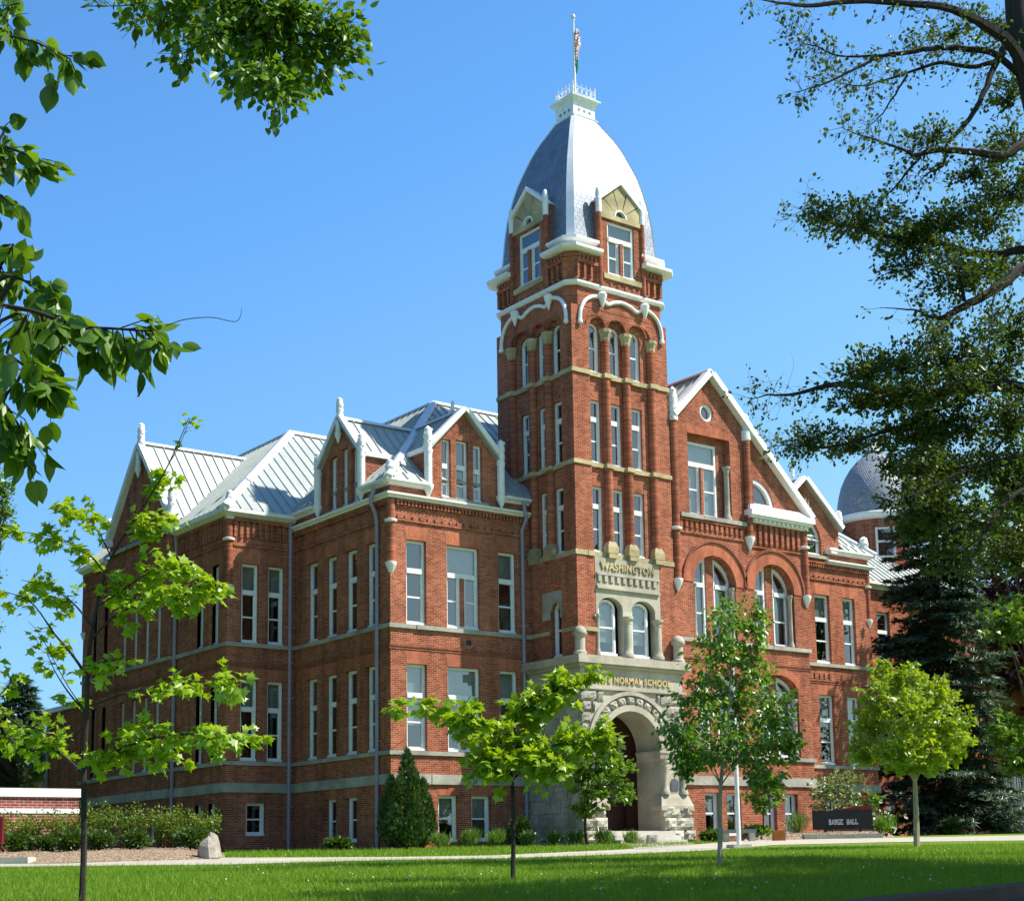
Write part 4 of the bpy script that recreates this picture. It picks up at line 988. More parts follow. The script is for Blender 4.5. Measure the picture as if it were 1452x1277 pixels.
for row in range(12):
    z0 = 1.0+row*.475; off = (row % 2)*.4
    for k in range(4):
        s0 = max(41.22, 41.2-off+k*.82); s1 = min(44.3, 41.2-off+(k+1)*.82-.03)
        if s1-s0 > .15: Pl.box(m, s0, s1, z0, z0+.45, -.02, .03+.02*((sd*7) % 5)/5)
        sd += 1
for x0_, x1_ in ((33.3, 34.42), (37.12, 38.5)):         # battered rock-faced feet of the piers
    for row, (o, zz_) in enumerate(((.46, .9), (.40, 1.35), (.33, 1.8), (.26, 2.25))):
        sp = x0_ + (x1_-x0_)*(.62 if row % 2 else .42)
        for s0, s1 in ((x0_-.05+row*.02, sp-.02), (sp, x1_+.05-row*.02)):
            rockf(m, Pf, s0, s1, zz_, zz_+.43, -.1, o-.12, sd, .10); sd += 1
m.build('rock_faced_stone', 'rough stone', porch)
for x0_, x1_ in ((33.5, 34.38), (37.18, 38.36)):
    m = MB(); m.rings([[(x0_-o, 41.2-o, z), (x1_+o, 41.2-o, z), (x1_+o, 41.6, z), (x0_-o, 41.6, z)] for o, z in ((.20, 2.5), (.20, 2.66), (.10, 2.95), (.05, 3.05), (.0, 3.08))], True); m.build('plinth', 'porch stone', porch); m = MB()
    m.rings([[(x0_-o, 41.2-o, z), (x1_+o, 41.2-o, z), (x1_+o, 42.4, z), (x0_-o, 42.4, z)] for o, z in ((.02, 4.28), (.10, 4.36), (.12, 4.5), (.16, 4.56), (.16, 4.64), (.0, 4.66))], True); m.build('impost', 'porch stone', porch)
for s in (37.33, 38.22, 33.64, 34.26): colonnette(Pf, s, 3.07, 4.3, .12, .02, 'porch stone')
m = MB(); Pf.prism(m, [(37.62, 3.22), (37.98, 3.22), (37.98, 3.52), (37.92, 3.62), (37.8, 3.66), (37.68, 3.62), (37.62, 3.52)], 0, .035); m.build('plaque', 'bronze', porch)
for x, y in ((33.62, 41.3), (38.3, 41.3)):
    m = MB(); m.lathe(x, y, [(.24, 7.89), (.24, 8.02), (.19, 8.06), (.185, 8.55), (.25, 8.6), (.27, 8.66), (.27, 8.70)], 18); m.lathe(x, y, [(.25, 8.70), (.235, 8.78), (.17, 8.88), (.08, 8.94), (.005, 8.955)], 18); m.build('bollard_finial', 'porch stone', porch, True)
m = MB()
wallmesh(m, Face('Y', 42.5), rect(33.9, 38.0, ZB, 6.6), [rect(35.0, 36.6, 1.75, 4.2)], 0, .2); m.build('vestibule_wall', 'door wood', porch)
m = MB(); f = Face('Y', 42.65); f.box(m, 35.0, 36.6, 1.75, 4.2, -.06, 0); f.box(m, 35.77, 35.83, 1.8, 4.15, 0, .03); dr = m.build('door', 'door wood', hall)
m = MB(); 
for s in (35.1, 35.95): f.box(m, s, s+.55, 3.0, 4.0, .005, .02)
m.build('door_light', 'glass', dr)
m = MB()
for i, (yy, z) in enumerate(((39.75, 1.28), (40.05, 1.44), (40.35, 1.60), (40.65, 1.76))): m.box(34.2, 37.3, yy, 42.5 if i == 3 else yy+.34, .7, z)
m.build('step', 'concrete', hall)
# ---- downspouts ---------------------------------------------------------------------------
def downspout(path, r=.07, br=None, horiz=(1, 0, 0)):
    m = MB(); m.tube(path, r, 8); a, b_ = Vector(path[-2]), Vector(path[-1]); hv = Vector(horiz)
    k = 0
    z = max(a.z, b_.z) - .9
    while z > 2:
        p = a.lerp(b_, (a.z-z)/(a.z-b_.z)) if abs(a.z-b_.z) > .1 else a
        m.tube([p-hv*.2, p+hv*.2], .018, 5); z -= 1.35
    m.build('downspout', 'pipe', hall, True)
downspout([(27.36, 44.92, 13.86), (27.38, 44.92, 13.7), (27.28, 44.92, 13.5), (27.30, 44.95, 13.25), (27.5, 45.0, 12.95), (27.58, 45.02, 12.6), (27.58, 45.05, 1.2)], horiz=(0, 1, 0))
downspout([(27.42, 51.03, 13.7), (27.42, 51.03, 13.3), (27.42, 51.03, 1.2)], horiz=(1, 0, 0))
downspout([(33.30, 43.98, 13.9), (33.30, 43.98, 13.7), (33.42, 44.02, 13.35), (33.40, 44.12, 13.1), (33.34, 44.2, 12.9), (33.34, 44.2, 1.2)])
downspout([(24.72, 55.45, 13.7), (24.78, 55.5, 13.3), (24.78, 55.5, 1.2)], horiz=(0, 1, 0))
downspout([(45.86, 44.18, 13.3), (45.86, 44.18, 11.2), (45.86, 44.18, 1.2)], .05)
m = MB()
for s, z in ((30.85, 8.42), (30.9, 4.1)): B.box(m, s, s+.22, z, z+.18, -.02, .01)
for s, z in ((59.5, 4.1), (57.6, 4.15), (58.6, 8.45)): HG.box(m, s, s+.2, z, z+.2, -.02, .01)
m.build('air_grille', 'dark metal', hall)

# ---- floors and inner walls behind the glass ----------------------------------------------
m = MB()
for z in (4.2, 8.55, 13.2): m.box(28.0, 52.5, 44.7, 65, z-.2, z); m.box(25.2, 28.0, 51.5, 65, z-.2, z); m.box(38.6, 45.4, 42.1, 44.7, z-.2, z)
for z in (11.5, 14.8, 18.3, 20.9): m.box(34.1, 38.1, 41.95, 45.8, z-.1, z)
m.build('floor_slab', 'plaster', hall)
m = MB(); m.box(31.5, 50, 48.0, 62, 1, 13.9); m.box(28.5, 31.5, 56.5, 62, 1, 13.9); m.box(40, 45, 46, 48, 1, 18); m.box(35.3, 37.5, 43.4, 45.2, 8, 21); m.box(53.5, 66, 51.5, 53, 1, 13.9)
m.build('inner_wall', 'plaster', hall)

# ---- round turret with a fish-scale dome ----------------------------------------------------
tx, ty = 62.96, 52.0
def at_turret(name, mat, prof_, n=40, parent=None, smooth=True):
    m = MB(); m.lathe(0, 0, prof_, n); o = m.build(name, mat, None, smooth); o.location = (tx, ty, 0); o.parent = parent or hall
    o.matrix_parent_inverse = Matrix.Translation(Vector(hall.location)).inverted() if parent is None else Matrix.Identity(4)
    return o
m = MB(); m.lathe(tx, ty, [(2.0, 3), (2.0, 18.3)], 40); m.lathe(tx, ty, [(2.05, 15.4), (2.05, 15.55)], 40); tr_ = m.build('turret', 'brick', hall, True)
m = MB(); m.lathe(tx, ty, [(2.0, 18.1), (2.15, 18.2), (2.22, 18.42), (2.18, 18.5), (2.0, 18.52)], 40); m.build('cornice', 'white trim', tr_, True)
at_turret('turret_dome', 'scale slate', [(2.08, 18.5), (2.1, 18.9), (2.06, 19.3), (1.97, 19.75), (1.83, 20.25), (1.62, 20.72), (1.36, 21.15), (1.05, 21.52), (.72, 21.83), (.48, 22.02), (.4, 22.1)])
m = MB(); m.lathe(tx, ty, [(.4, 22.05), (.52, 22.12), (.5, 22.2), (.3, 22.38), (.18, 22.62), (.1, 22.8), (.06, 22.95), (.1, 23.05), (.04, 23.15), (.015, 23.7)], 16); m.build('finial', 'white finial', tr_, True)
for a in (-75, -130, -20):
    ca, sa = math.cos(R(a)), math.sin(R(a)); cn = Vector((tx+2.02*ca, ty+2.02*sa, 0)); t = Vector((-sa, ca, 0)); nn = Vector((ca, sa, 0))
    def PB(m, u0, u1, z0, z1, o0, o1): m.hexa([cn+t*u+nn*o+Vector((0, 0, z)) for z in (z0, z1) for u, o in ((u0, o0), (u1, o0), (u1, o1), (u0, o1))])
    m = MB()
    for u in (-.5, .4): PB(m, u, u+.1, 16.0, 17.6, -.3, .08)
    for z in (16.0, 16.8, 17.5): PB(m, -.4, .4, z, z+.09, -.3, .07)
    wo = m.build('window', 'window white', hall); m = MB(); m.poly([cn+t*u+nn*.03+Vector((0, 0, z)) for u, z in ((-.45, 16.05), (.45, 16.05), (.45, 17.55), (-.45, 17.55))]); m.build('pane', 'glass', wo)
# ================================================================== GROUND
def gz(d): return SLOPE*d if d < 62 else SLOPE*62 + .006*(d-62)
def gl(d, lat, up=0.0): p = FW*d + RT*lat; return (p.x, p.y, gz(d)+up)
def gp(px, py, dmax=57, up=0.0):
    v = FX + RX*((px-PPX)/FPX) - UX*((py-PPY)/FPX); hf = v.x*FW.x+v.y*FW.y
    den = SLOPE*hf - v.z; d = EYE/den*hf if den > 1e-6 else dmax
    d = min(max(d, 5), dmax); p = at(px, py, d); return Vector((p.x, p.y, gz(d)+up))
m = MB()
for d0, d1 in ((-30, 62), (62, 600)): m.poly([gl(d0, -500), gl(d0, 500), gl(d1, 500), gl(d1, -500)])
lawn = m.build('lawn', 'lawn'); lawn['kind'] = 'structure'
low = [(-120, 1231), (100, 1228), (320, 1226), (415, 1223), (560, 1219.3), (700, 1217.3), (850, 1212.5), (1000, 1206), (1095, 1198), (1250, 1194), (1560, 1190)]
upp = [(-120, 1226), (100, 1224), (320, 1216), (415, 1215.6), (560, 1215), (700, 1212.8), (880, 1204.5), (960, 1199), (1060, 1191), (1250, 1186), (1560, 1182)]
m = MB()
lo_ = [gp(x, y, 50, .012) for x, y in low]; up_ = [gp(x, y, 56, .012) for x, y in upp]
for i in range(len(lo_)-1): m.poly([lo_[i], lo_[i+1], up_[i+1], up_[i]])
o = m.build('path', 'paving'); o['kind'] = 'structure'
a_, b_ = gp(900, 1204, 50, .02), gp(985, 1197, 50, .02)
m = MB(); m.poly([a_, b_, (37.2, 39.9, gz(54)+.02), (34.3, 39.9, gz(52.6)+.02)]); o = m.build('entrance_walk', 'paving'); o['kind'] = 'structure'
m = MB()
BED = .27
rows = [[gpos(x, d)+Vector((0, 0, z)) for x, d in zip((-140, 0, 60, 130, 200, 260, 312), (38.2, 38.0, 38.0, 38.1, 38.4, 38.8, 39.4))] for z in (-.1, .012)]
rows += [[gpos(x, d)+Vector((0, 0, z)) for x in (-140, 0, 60, 130, 200, 260)] + [gpos(330, d)-Vector((0, 0, .05))] for d, z in ((39.2, .13), (40.4, BED), (45.5, BED), (47.0, -.1))]
for p_, q_ in zip(rows, rows[1:]): m.strip(p_, q_)
o = m.build('mulch_bed', 'mulch', None, True); o['kind'] = 'structure'
m = MB(); bed = [gpos(1050, 56.2), gpos(1262, 56.6), gpos(1275, 60.5), gpos(1150, 62), gpos(1020, 59)]
top = [p.lerp(sum(bed, Vector())/5, .16)+Vector((0, 0, .24)) for p in bed]; m.prism([p+Vector((0, 0, -.1)) for p in bed], top)
o = m.build('mulch_bed', 'mulch'); o['kind'] = 'structure'
ka, kb = gp(1180, 1283.5), gp(1452, 1255); kd = (kb-ka).normalized(); kn = Vector((kd.y, -kd.x, 0)).normalized()
k0, k1 = ka-kd*9, kb+kd*14
m = MB(); dn = Vector((0, 0, .3)); up = Vector((0, 0, .04)); kw = kn*.32
m.hexa([k0-dn, k1-dn, k1+kw-dn, k0+kw-dn, k0+up, k1+up, k1+kw+up, k0+kw+up]); o = m.build('kerb', 'kerb stone'); o['kind'] = 'structure'
m = MB(); z9 = Vector((0, 0, -.085)); m.poly([k0+kw+z9, k1+kw+z9, k1+kn*5+z9-Vector((0, 0, .06)), k0+kn*5+z9-Vector((0, 0, .06))]); o = m.build('road', 'asphalt'); o['kind'] = 'structure'
bm = bmesh.new(); bm.from_mesh(lawn.data)                 # open the lawn where the road lies
for pl, nn in ((k0+kw*.5, kn), (k0, kd), (k1, -kd), (k0+kn*5, -kn)): bmesh.ops.bisect_plane(bm, geom=bm.verts[:]+bm.edges[:]+bm.faces[:], plane_co=pl, plane_no=Vector((nn.x, nn.y, 0)))
bmesh.ops.delete(bm, geom=[f_ for f_ in bm.faces if 0 < (f_.calc_center_median()-(k0+kw*.5)).dot(kn) < 4.84 and (f_.calc_center_median()-k0).dot(kd) > 0 and (f_.calc_center_median()-k1).dot(kd) < 0], context='FACES')
bm.to_mesh(lawn.data); bm.free()
# ================================================================== OTHER BUILDINGS AND WALLS
class Plane:
    def __init__(s, org, dr): s.o = Vector(org); s.d = Vector((dr[0], dr[1], 0)).normalized(); s.n = Vector((s.d.y, -s.d.x, 0))
    def P(s, a, z, o=0.0): return s.o + s.d*a + s.n*o + Vector((0, 0, z-s.o.z))
Plane.box = Face.box; Plane.prism = Face.prism

side = thing('side_hall', 'shaded brick building with octagonal window and white double doors behind the spruce', 'building', (75, 55, 1.6))
S = Face('Y', 50.0); oc = [(70.62+1.0*math.cos(PI/8+PI/4*i), 9.9+.85*math.sin(PI/8+PI/4*i)) for i in range(8)]
m = MB(); wallmesh(m, S, rect(66.25, 92, .5, 14.6), [arch(68.3, 72.95, 8.2, 9.2, 2.35, 24), rect(69.8, 71.75, 3.25, 5.3)] + [rect(x, x+1.1, 8.0, 10.6) for x in (76, 79, 82)], 0, .3)
wallmesh(m, S, arch(68.3, 72.95, 8.2, 9.2, 2.35, 24), [oc], -.3, .2)
m.box(66.25, 92, 50.7, 64, .5, 14.6); m.build('wall', 'brick', side)
m = MB(); oi = [(70.62+.84*math.cos(PI/8+PI/4*i), 9.9+.71*math.sin(PI/8+PI/4*i)) for i in range(8)]
for i in range(8): j = (i+1) % 8; S.prism(m, [oc[i], oc[j], oi[j], oi[i]], -.45, -.25)
for k in (-.42, 0, .42): S.box(m, 70.6+k-.02, 70.6+k+.02, 9.9-.72, 9.9+.72, -.42, -.38); S.box(m, 70.62-.84, 70.62+.84, 9.9+k*.8-.02, 9.9+k*.8+.02, -.42, -.381)
wo = m.build('octagon_window', 'cream paint', side); m = MB(); m.poly([S.P(a, z, -.41) for a, z in oi]); m.build('pane', 'glass', wo)
for x in (76, 79, 82):
    m = MB(); S.box(m, x, x+.1, 8, 10.6, -.3, -.2); S.box(m, x+1, x+1.1, 8, 10.6, -.3, -.2); S.box(m, x, x+1.1, 9.2, 9.3, -.29, -.19); S.box(m, x, x+1.1, 10.5, 10.6, -.29, -.19)
    wo = m.build('window', 'window white', side); m = MB(); m.poly([S.P(a, z, -.26) for a, z in rect(x, x+1.1, 8, 10.6)]); m.build('pane', 'glass', wo)
for s in (69.8, 70.79):
    m = MB(); S.box(m, s, s+.96, 3.25, 4.1, -.2, -.12); S.box(m, s, s+.14, 4.1, 5.3, -.2, -.12); S.box(m, s+.82, s+.96, 4.1, 5.3, -.2, -.12); S.box(m, s+.14, s+.82, 5.16, 5.3, -.2, -.12)
    for k in (1, 2): S.box(m, s+.14+.226*k-.015, s+.14+.226*k+.015, 4.1, 5.16, -.18, -.14)
    for k in (1, 2, 3): S.box(m, s+.14, s+.82, 4.1+.265*k-.015, 4.1+.265*k+.015, -.18, -.141)
    d = m.build('door', 'cream paint', side); m = MB(); m.poly([S.P(a, z, -.17) for a, z in rect(s+.14, s+.82, 4.1, 5.16)]); m.build('pane', 'glass', d)
m = MB(); S.box(m, 69.2, 72.5, .8, 3.22, 0, 1.4)
for k in range(7): S.box(m, 69.4, 72.3, .8, 3.0-.25*k, 1.4+.3*k, 1.7+.3*k)
m.build('stair', 'concrete', side)
m = MB()
for s in (69.3, 72.4):
    m.tube([S.P(s, 4.1, .1), S.P(s, 4.1, 1.4), S.P(s, 2.5, 3.5)], .025, 6)
    for k in range(8): o_ = .2+.45*k; zt = 4.1 if o_ < 1.4 else 4.1-(o_-1.4)*.76; m.tube([S.P(s, zt-.9, o_), S.P(s, zt, o_)], .015, 5)
m.build('railing', 'dark metal', side)
m = MB(); S.box(m, 66.0, 92.3, 14.6, 14.85, -2, .4); m.build('cornice', 'white trim', side)
m = MB(); sheet(m, [(66, 49.6, 14.86), (92.3, 49.6, 14.86), (92.3, 57, 17.4), (66, 57, 17.4)], (0, 7.4, 2.54)); m.build('roof', 'roof metal', side)

ann = thing('brick_annex', "low plain brick annex with pale flat roof edge at the hall's far end", 'building', (27, 70, 1.6))
m = MB(); m.box(24.95, 34, 65.4, 69.5, .5, 7.9); m.build('wall', 'brick', ann)
m = MB(); m.box(24.75, 34, 65.42, 69.75, 7.9, 8.12); m.build('roof', 'rib metal', ann)
m = MB(); m.tube([(24.85, 69.3, 7.9), (24.85, 69.3, 1.5)], .07, 8); m.build('downspout', 'pipe', ann)
far = thing('brick_house', 'small far red brick building glimpsed left of the annex behind pale trees', 'building', gpos(20, 105))
p = gpos(79, 100); q = gpos(-160, 100); f = Plane(q, p-q); Lw = (p-q).length
m = MB(); f.box(m, 0, Lw, 1, 7.6, -6, 0); m.build('wall', 'brick', far); m = MB(); f.box(m, -.3, Lw+.3, 7.6, 7.95, -6.3, .3); m.build('roof', 'white trim', far)
m = MB()
for k in range(5): f.box(m, Lw-1.9-2.4*k, Lw-.9-2.4*k, 3.9, 6.1, -.1, .01)
m.build('window', 'glass', far)

gwall = thing('garden_wall', 'low brick wall with white coping and a white band behind the rose hedge', 'wall', gpos(40, 46))
p = gpos(110, 46); q = p-Vector((9, 0, 0)); f = Plane(q, p-q); Lw = (p-q).length
m = MB(); f.box(m, 0, Lw, .6, 2.92, -.4, 0); m.build('brickwork', 'brick wall', gwall)
m = MB(); f.box(m, -.05, Lw+.05, 2.92, 3.17, -.46, .06); m.build('coping', 'white trim', gwall); m = MB(); f.box(m, -.02, Lw+.02, 2.44, 2.58, -.42, .02); m.build('band', 'white trim', gwall)
p = gpos(-6, 38)
rs_ = thing('sign_post', 'dark red sign panel cut off by the left edge of the photo', 'sign', p)
m = MB(); f = Plane(p, RT); f.box(m, -.35, .17, p.z+.5, p.z+1.15, -.06, .06); m.build('panel', 'red board', rs_)
m = MB(); m.tube([p+Vector((0, 0, -.1)), p+Vector((0, 0, .6))], .04, 8); m.build('post', 'dark metal', rs_)

# ================================================================== SIGNS AND SMALL THINGS
fl = thing('flag', 'red and white striped flag hanging furled at the flagpole on the tower', 'flag', (TCX+.08, TCY-.05, 32.4), 'flags on the tower pole')
def cloth(z0, z1, mats, stripes, parent, r=.13):
    n = 40; rs = []
    for i in range(n+1):
        t = i/n; z = z1+(z0-z1)*t; k = r*(.55+.45*math.sin(PI*min(1, t*1.2+.1)))
        rs.append([(TCX+.05+.09*k/.13 + k*(1+.35*math.sin(5*a+t*9))*math.cos(a)*.9, TCY-.05 + k*(1+.35*math.sin(5*a+t*9))*math.sin(a)*.7, z + .05*math.sin(3*a)) for a in [2*PI*j/14 for j in range(14)]])
    for j, mt in enumerate(mats):
        m = MB()
        for i in range(n):
            if stripes[i % len(stripes)] == j: m.strip(rs[i], rs[i+1], True)
        m.build('stripes' if j else 'cloth', mt, parent, True)
cloth(32.36, 33.6, ('flag white', 'flag red'), (0, 0, 1, 0, 0, 1, 1, 0), fl)
fg = thing('flag', 'small green flag hanging limp below the striped flag on the tower pole', 'flag', (TCX+.08, TCY-.05, 31.7), 'flags on the tower pole')
cloth(31.75, 32.34, ('flag green',), (0,), fg, .07)

sa, sb = Vector((42.67, 39.01, 0)), Vector((44.40, 37.66, 0)); SG = Plane((sa.x, sa.y, 1.4), sb-sa); SL = (sb-sa).length
sign = thing('building_sign', 'black name board with red wedge on top lettered BARGE HALL in the mulch bed', 'sign', (43.5, 38.3, 1.4))
m = MB(); n = 14; pts = [(0, 1.74), (SL, 1.73)] + [(SL-SL*i/n, 2.44+.02*math.sin(i*2.3)+.012*math.sin(i*5)) for i in range(n+1)]; SG.prism(m, pts, -.12, .06); m.build('board', 'black board', sign)
m = MB(); SG.prism(m, [(.45, 2.4), (SL-.02, 2.4), (SL-.02, 2.62), (1.5, 2.55)], -.1, -.02); m.build('wedge', 'red board', sign)
m = MB()
for s in (.45, SL-.45): SG.box(m, s-.05, s+.05, 1.2, 1.76, -.09, .0)
m.build('post', 'dark metal', sign)
def slab_text(words, P, s0, s1, z0, z1, o, d, parent):
    """slab-serif capitals from strokes"""
    G_ = {'B': [('v', 0), ('h', 0, 0, .8), ('h', .5, 0, .8), ('h', 1, 0, .8), ('s', .82, .05, .45), ('s', .78, .55, .95)],
          'A': [('d', 0, .5, 0), ('d', 1, .5, 0), ('h', .32, .2, .8), ('f', 0), ('f', 1)], 'R': [('v', 0), ('h', 1, 0, .8), ('h', .5, 0, .8), ('s', .8, .55, .95), ('d', 1, .45, 0, .5), ('f', 1)],
          'G': [('s', .05, .1, .9), ('h', 0, .1, .9), ('h', 1, .1, .9), ('s', .9, .0, .42), ('h', .42, .55, 1), ('s', .9, .8, 1)], 'E': [('v', 0), ('h', 0, 0, .95), ('h', .5, 0, .7), ('h', 1, 0, .95), ('s', .9, .0, .25), ('s', .9, .75, 1)],
          'H': [('v', 0), ('v', 1), ('h', .5, 0, 1)], 'L': [('v', 0), ('h', 0, 0, .95), ('s', .9, 0, .3)], ' ': []}
    adv = (s1-s0)/len(words); w_ = adv*.78; h = z1-z0; t = w_*.24; tt = h*.12; m = MB(); kk = 0
    for i, ch in enumerate(words):
        x = s0+adv*i; kk = 0
        for st in G_[ch]:
            kk += 1; e = o+d+.0004*kk
            if st[0] == 'v':
                c = x+(t*.6 if st[1] == 0 else w_-t*.6); P.box(m, c-t/2, c+t/2, z0, z1, o, e)
                for zz_ in (z0, z1-tt): P.box(m, c-t*.75, c+t*.75, zz_, zz_+tt, o, e+.0002)
            elif st[0] == 's': c = x+st[1]*w_; P.box(m, c-t*.55, c+t*.55, z0+h*st[2], z0+h*st[3], o, e)
            elif st[0] == 'h': z = z0+(h-tt)*st[1]; P.box(m, x+st[2]*w_, x+st[3]*w_, z, z+tt, o, e)
            elif st[0] == 'd':
                xb = x+st[1]*w_; xt = x+st[2]*w_; zt = z0+h*(st[4] if len(st) > 4 else 1); P.prism(m, [(xb-t*.4, z0), (xb+t*.4, z0), (xt+t*.4, zt), (xt-t*.4, zt)], o, e)
            elif st[0] == 'f': c = x+st[1]*w_; P.box(m, c-t*.7, c+t*.7, z0, z0+tt, o, e)
    return m.build('lettering', 'letter white', parent)
slab_text('BARGE', SG, 0.58, 1.12, 1.91, 2.10, .06, .012, sign); slab_text('HALL', SG, 1.24, 1.67, 1.91, 2.10, .06, .012, sign)
p0, p1 = gpos(1140, 56.2), gpos(1252, 56.4); f = Plane(p0, p1-p0); Lw = (p1-p0).length
m = MB(); f.box(m, 0, Lw, p0.z-.1, p0.z+.17, -.25, .05); f.box(m, .02, .55, p0.z-.1, p0.z+.19, -.2, .07)
tag(m.build('stone_kerb_block', 'sandstone'), 'long low grey stone edging in front of the black name board', 'stone edging')

pole = thing('white_pole', 'tall slim white pole on a square concrete pad between the birch and the path', 'pole', gpos(1048, 40.7)); p = pole.location
m = MB(); m.lathe(p.x, p.y, [(.062, p.z), (.058, p.z+3), (.045, p.z+6.3)], 12); m.build('shaft', 'white trim', pole, True)
m = MB(); m.lathe(p.x, p.y, [(.01, p.z+6.3), (.07, p.z+6.34), (.08, p.z+6.4), (.05, p.z+6.47), (.01, p.z+6.5)], 12); m.build('cap', 'rib metal', pole, True)
m = MB(); f = Plane(p, RT+FW*.3); f.prism(m, [(-.26, p.z-.05), (.26, p.z-.05), (.25, p.z+.1), (-.25, p.z+.1)], -.26, .26); m.build('footing', 'concrete', pole)
p = gpos(1105, 54); f = Plane(p, RT)
bx = thing('wooden_box', 'small orange wooden box at the edge of the mulch bed', 'box', p)
m = MB(); f.prism(m, [(-.21, p.z-.02), (.21, p.z-.02), (.2, p.z+.32), (-.2, p.z+.32)], -.2, .2); m.build('body', 'orange wood', bx); m = MB(); f.box(m, -.23, .23, p.z+.32, p.z+.36, -.22, .22); m.build('lid', 'orange wood', bx)
p = gpos(1036, 54); f = Plane(p, RT)
ub = thing('stone_bench', 'low grey bench slab beside the porch pier', 'bench', p)
m = MB(); f.box(m, -.3, .9, p.z+.3, p.z+.42, -.22, .22); m.build('seat', 'grey metal', ub)
for s in (-.25, .65): m = MB(); f.box(m, s, s+.2, p.z-.05, p.z+.3, -.18, .18); m.build('leg', 'concrete', ub)
m = MB(); f = Plane(gpos(915, 52.5), RT); z = f.o.z
for i, (s0, s1, h) in enumerate(((-.35, .05, .22), (.07, .42, .30))): rockf(m, f, s0, s1, z-.05, z+h, -.3, .05, 900+i, .03)
tag(m.build('stone_block', 'rough stone'), 'pair of squared stone blocks at the foot of the porch steps', 'stone block')
m = MB()                                              # boulder
p = gpos(298, 39.5); rnd = random.Random(3); rs = []
for z, r in ((-.1, .27), (.06, .30), (.2, .29), (.36, .27), (.48, .22), (.55, .15), (.58, .06)):
    rs.append([p+Vector((r*(1+.16*math.sin(a*2+1)+.10*noise.noise(Vector((a*2, z*5, 1))))*math.cos(a)-.12*z, r*(1+.12*math.cos(a*3)+.18*noise.noise(Vector((a*2, z*6, 4))))*math.sin(a), z+.06*noise.noise(Vector((a, z*3, 9)))*2+.07*math.cos(a)*(z > .3))) for a in [2*PI*i/9 for i in range(9)]])
m.rings(rs, True); tag(m.build('boulder', 'boulder'), 'pale grey boulder at the right end of the rose hedge', 'boulder')
p = gpos(18, 38.3); f = Plane(p, RT); m = MB(); f.prism(m, [(-1.4, p.z-.05), (.5, p.z-.05), (.48, p.z+.16), (-1.4, p.z+.16)], -.3, .3); tag(m.build('concrete_slab', 'concrete'), 'low concrete slab by the path at the left edge', 'slab')

# ================================================================== PLANTS
def fold(pts, f=.3): return [(x, y, -abs(x)*f) for x, y in pts]
_mr = [(0, 0), (.16, .06), (.46, -.02), (.37, .2), (.62, .44), (.36, .47), (.3, .62), (.13, .57), (0, 1)]
MAPLE = (fold(_mr + [(-x, y) for x, y in _mr[7:0:-1]]), [list(range(0, 9)), [8, 9, 10, 11, 12, 13, 14, 15, 0]])
OVAL = (fold([(0, 0), (.27, .25), (.30, .6), (0, 1), (-.30, .6), (-.27, .25)]), [[0, 1, 2, 3], [0, 3, 4, 5]])
LEAF = (fold([(0, 0), (.2, .1), (.33, .3), (.34, .5), (.24, .74), (.09, .92), (0, 1.06), (-.09, .92), (-.24, .74), (-.34, .5), (-.33, .3), (-.2, .1)], .28), [[0, 1, 2, 3, 4, 5, 6], [0, 6, 7, 8, 9, 10, 11]])
ROUND = (fold([(0, 0), (.36, .15), (.46, .5), (.25, .82), (0, 1), (-.25, .82), (-.46, .5), (-.36, .15)], .22), [[0, 1, 2, 3, 4], [0, 4, 5, 6, 7]])
SPRAY = ([(0, 0, 0), (.10, .05, 0), (.42, .5, .03), (.06, .34, 0), (.0, 1, .05), (-.06, .34, 0), (-.42, .5, .03), (-.10, .05, 0), (0, .1, .32), (.03, .2, 0), (0, .5, .36), (-.03, .2, 0)], [[0, 1, 2, 3], [0, 3, 4, 5], [0, 5, 6, 7], [8, 9, 10, 11]])
BLADE = ([(-.5, 0, 0), (.5, 0, 0), (.1, 1, 0)], [[0, 1, 2]])
def scatter(name, mat, parent, P, size, tmpl, seed, dirs=None, droop=.35, spread=.6, tilt=.6, var=.3):
    """leaves at P (N, 3); dirs = preferred growth direction per leaf (or None), droop pulls tips down"""
    rg = np.random.default_rng(seed); P = np.asarray(P, float); N = len(P)
    d = rg.normal(size=(N, 3)); d /= np.linalg.norm(d, axis=1)[:, None]
    if dirs is not None:
        dd = np.asarray(dirs, float); dd = dd/np.maximum(1e-6, np.linalg.norm(dd, axis=1)[:, None]); d = dd + spread*d
    d[:, 2] -= droop; d /= np.linalg.norm(d, axis=1)[:, None]
    up = np.array([0, 0, 1.0])[None] + tilt*rg.normal(size=(N, 3))
    x = np.cross(d, up); x /= np.maximum(1e-6, np.linalg.norm(x, axis=1))[:, None]; z = np.cross(x, d)
    s = size*np.exp(rg.normal(size=N)*var*.6)
    T = np.array(tmpl[0]); V = P[:, None] + s[:, None, None]*(T[None, :, 0, None]*x[:, None] + T[None, :, 1, None]*d[:, None] + T[None, :, 2, None]*z[:, None])
    return quick(name, V, len(T), mat, parent, tmpl[1])

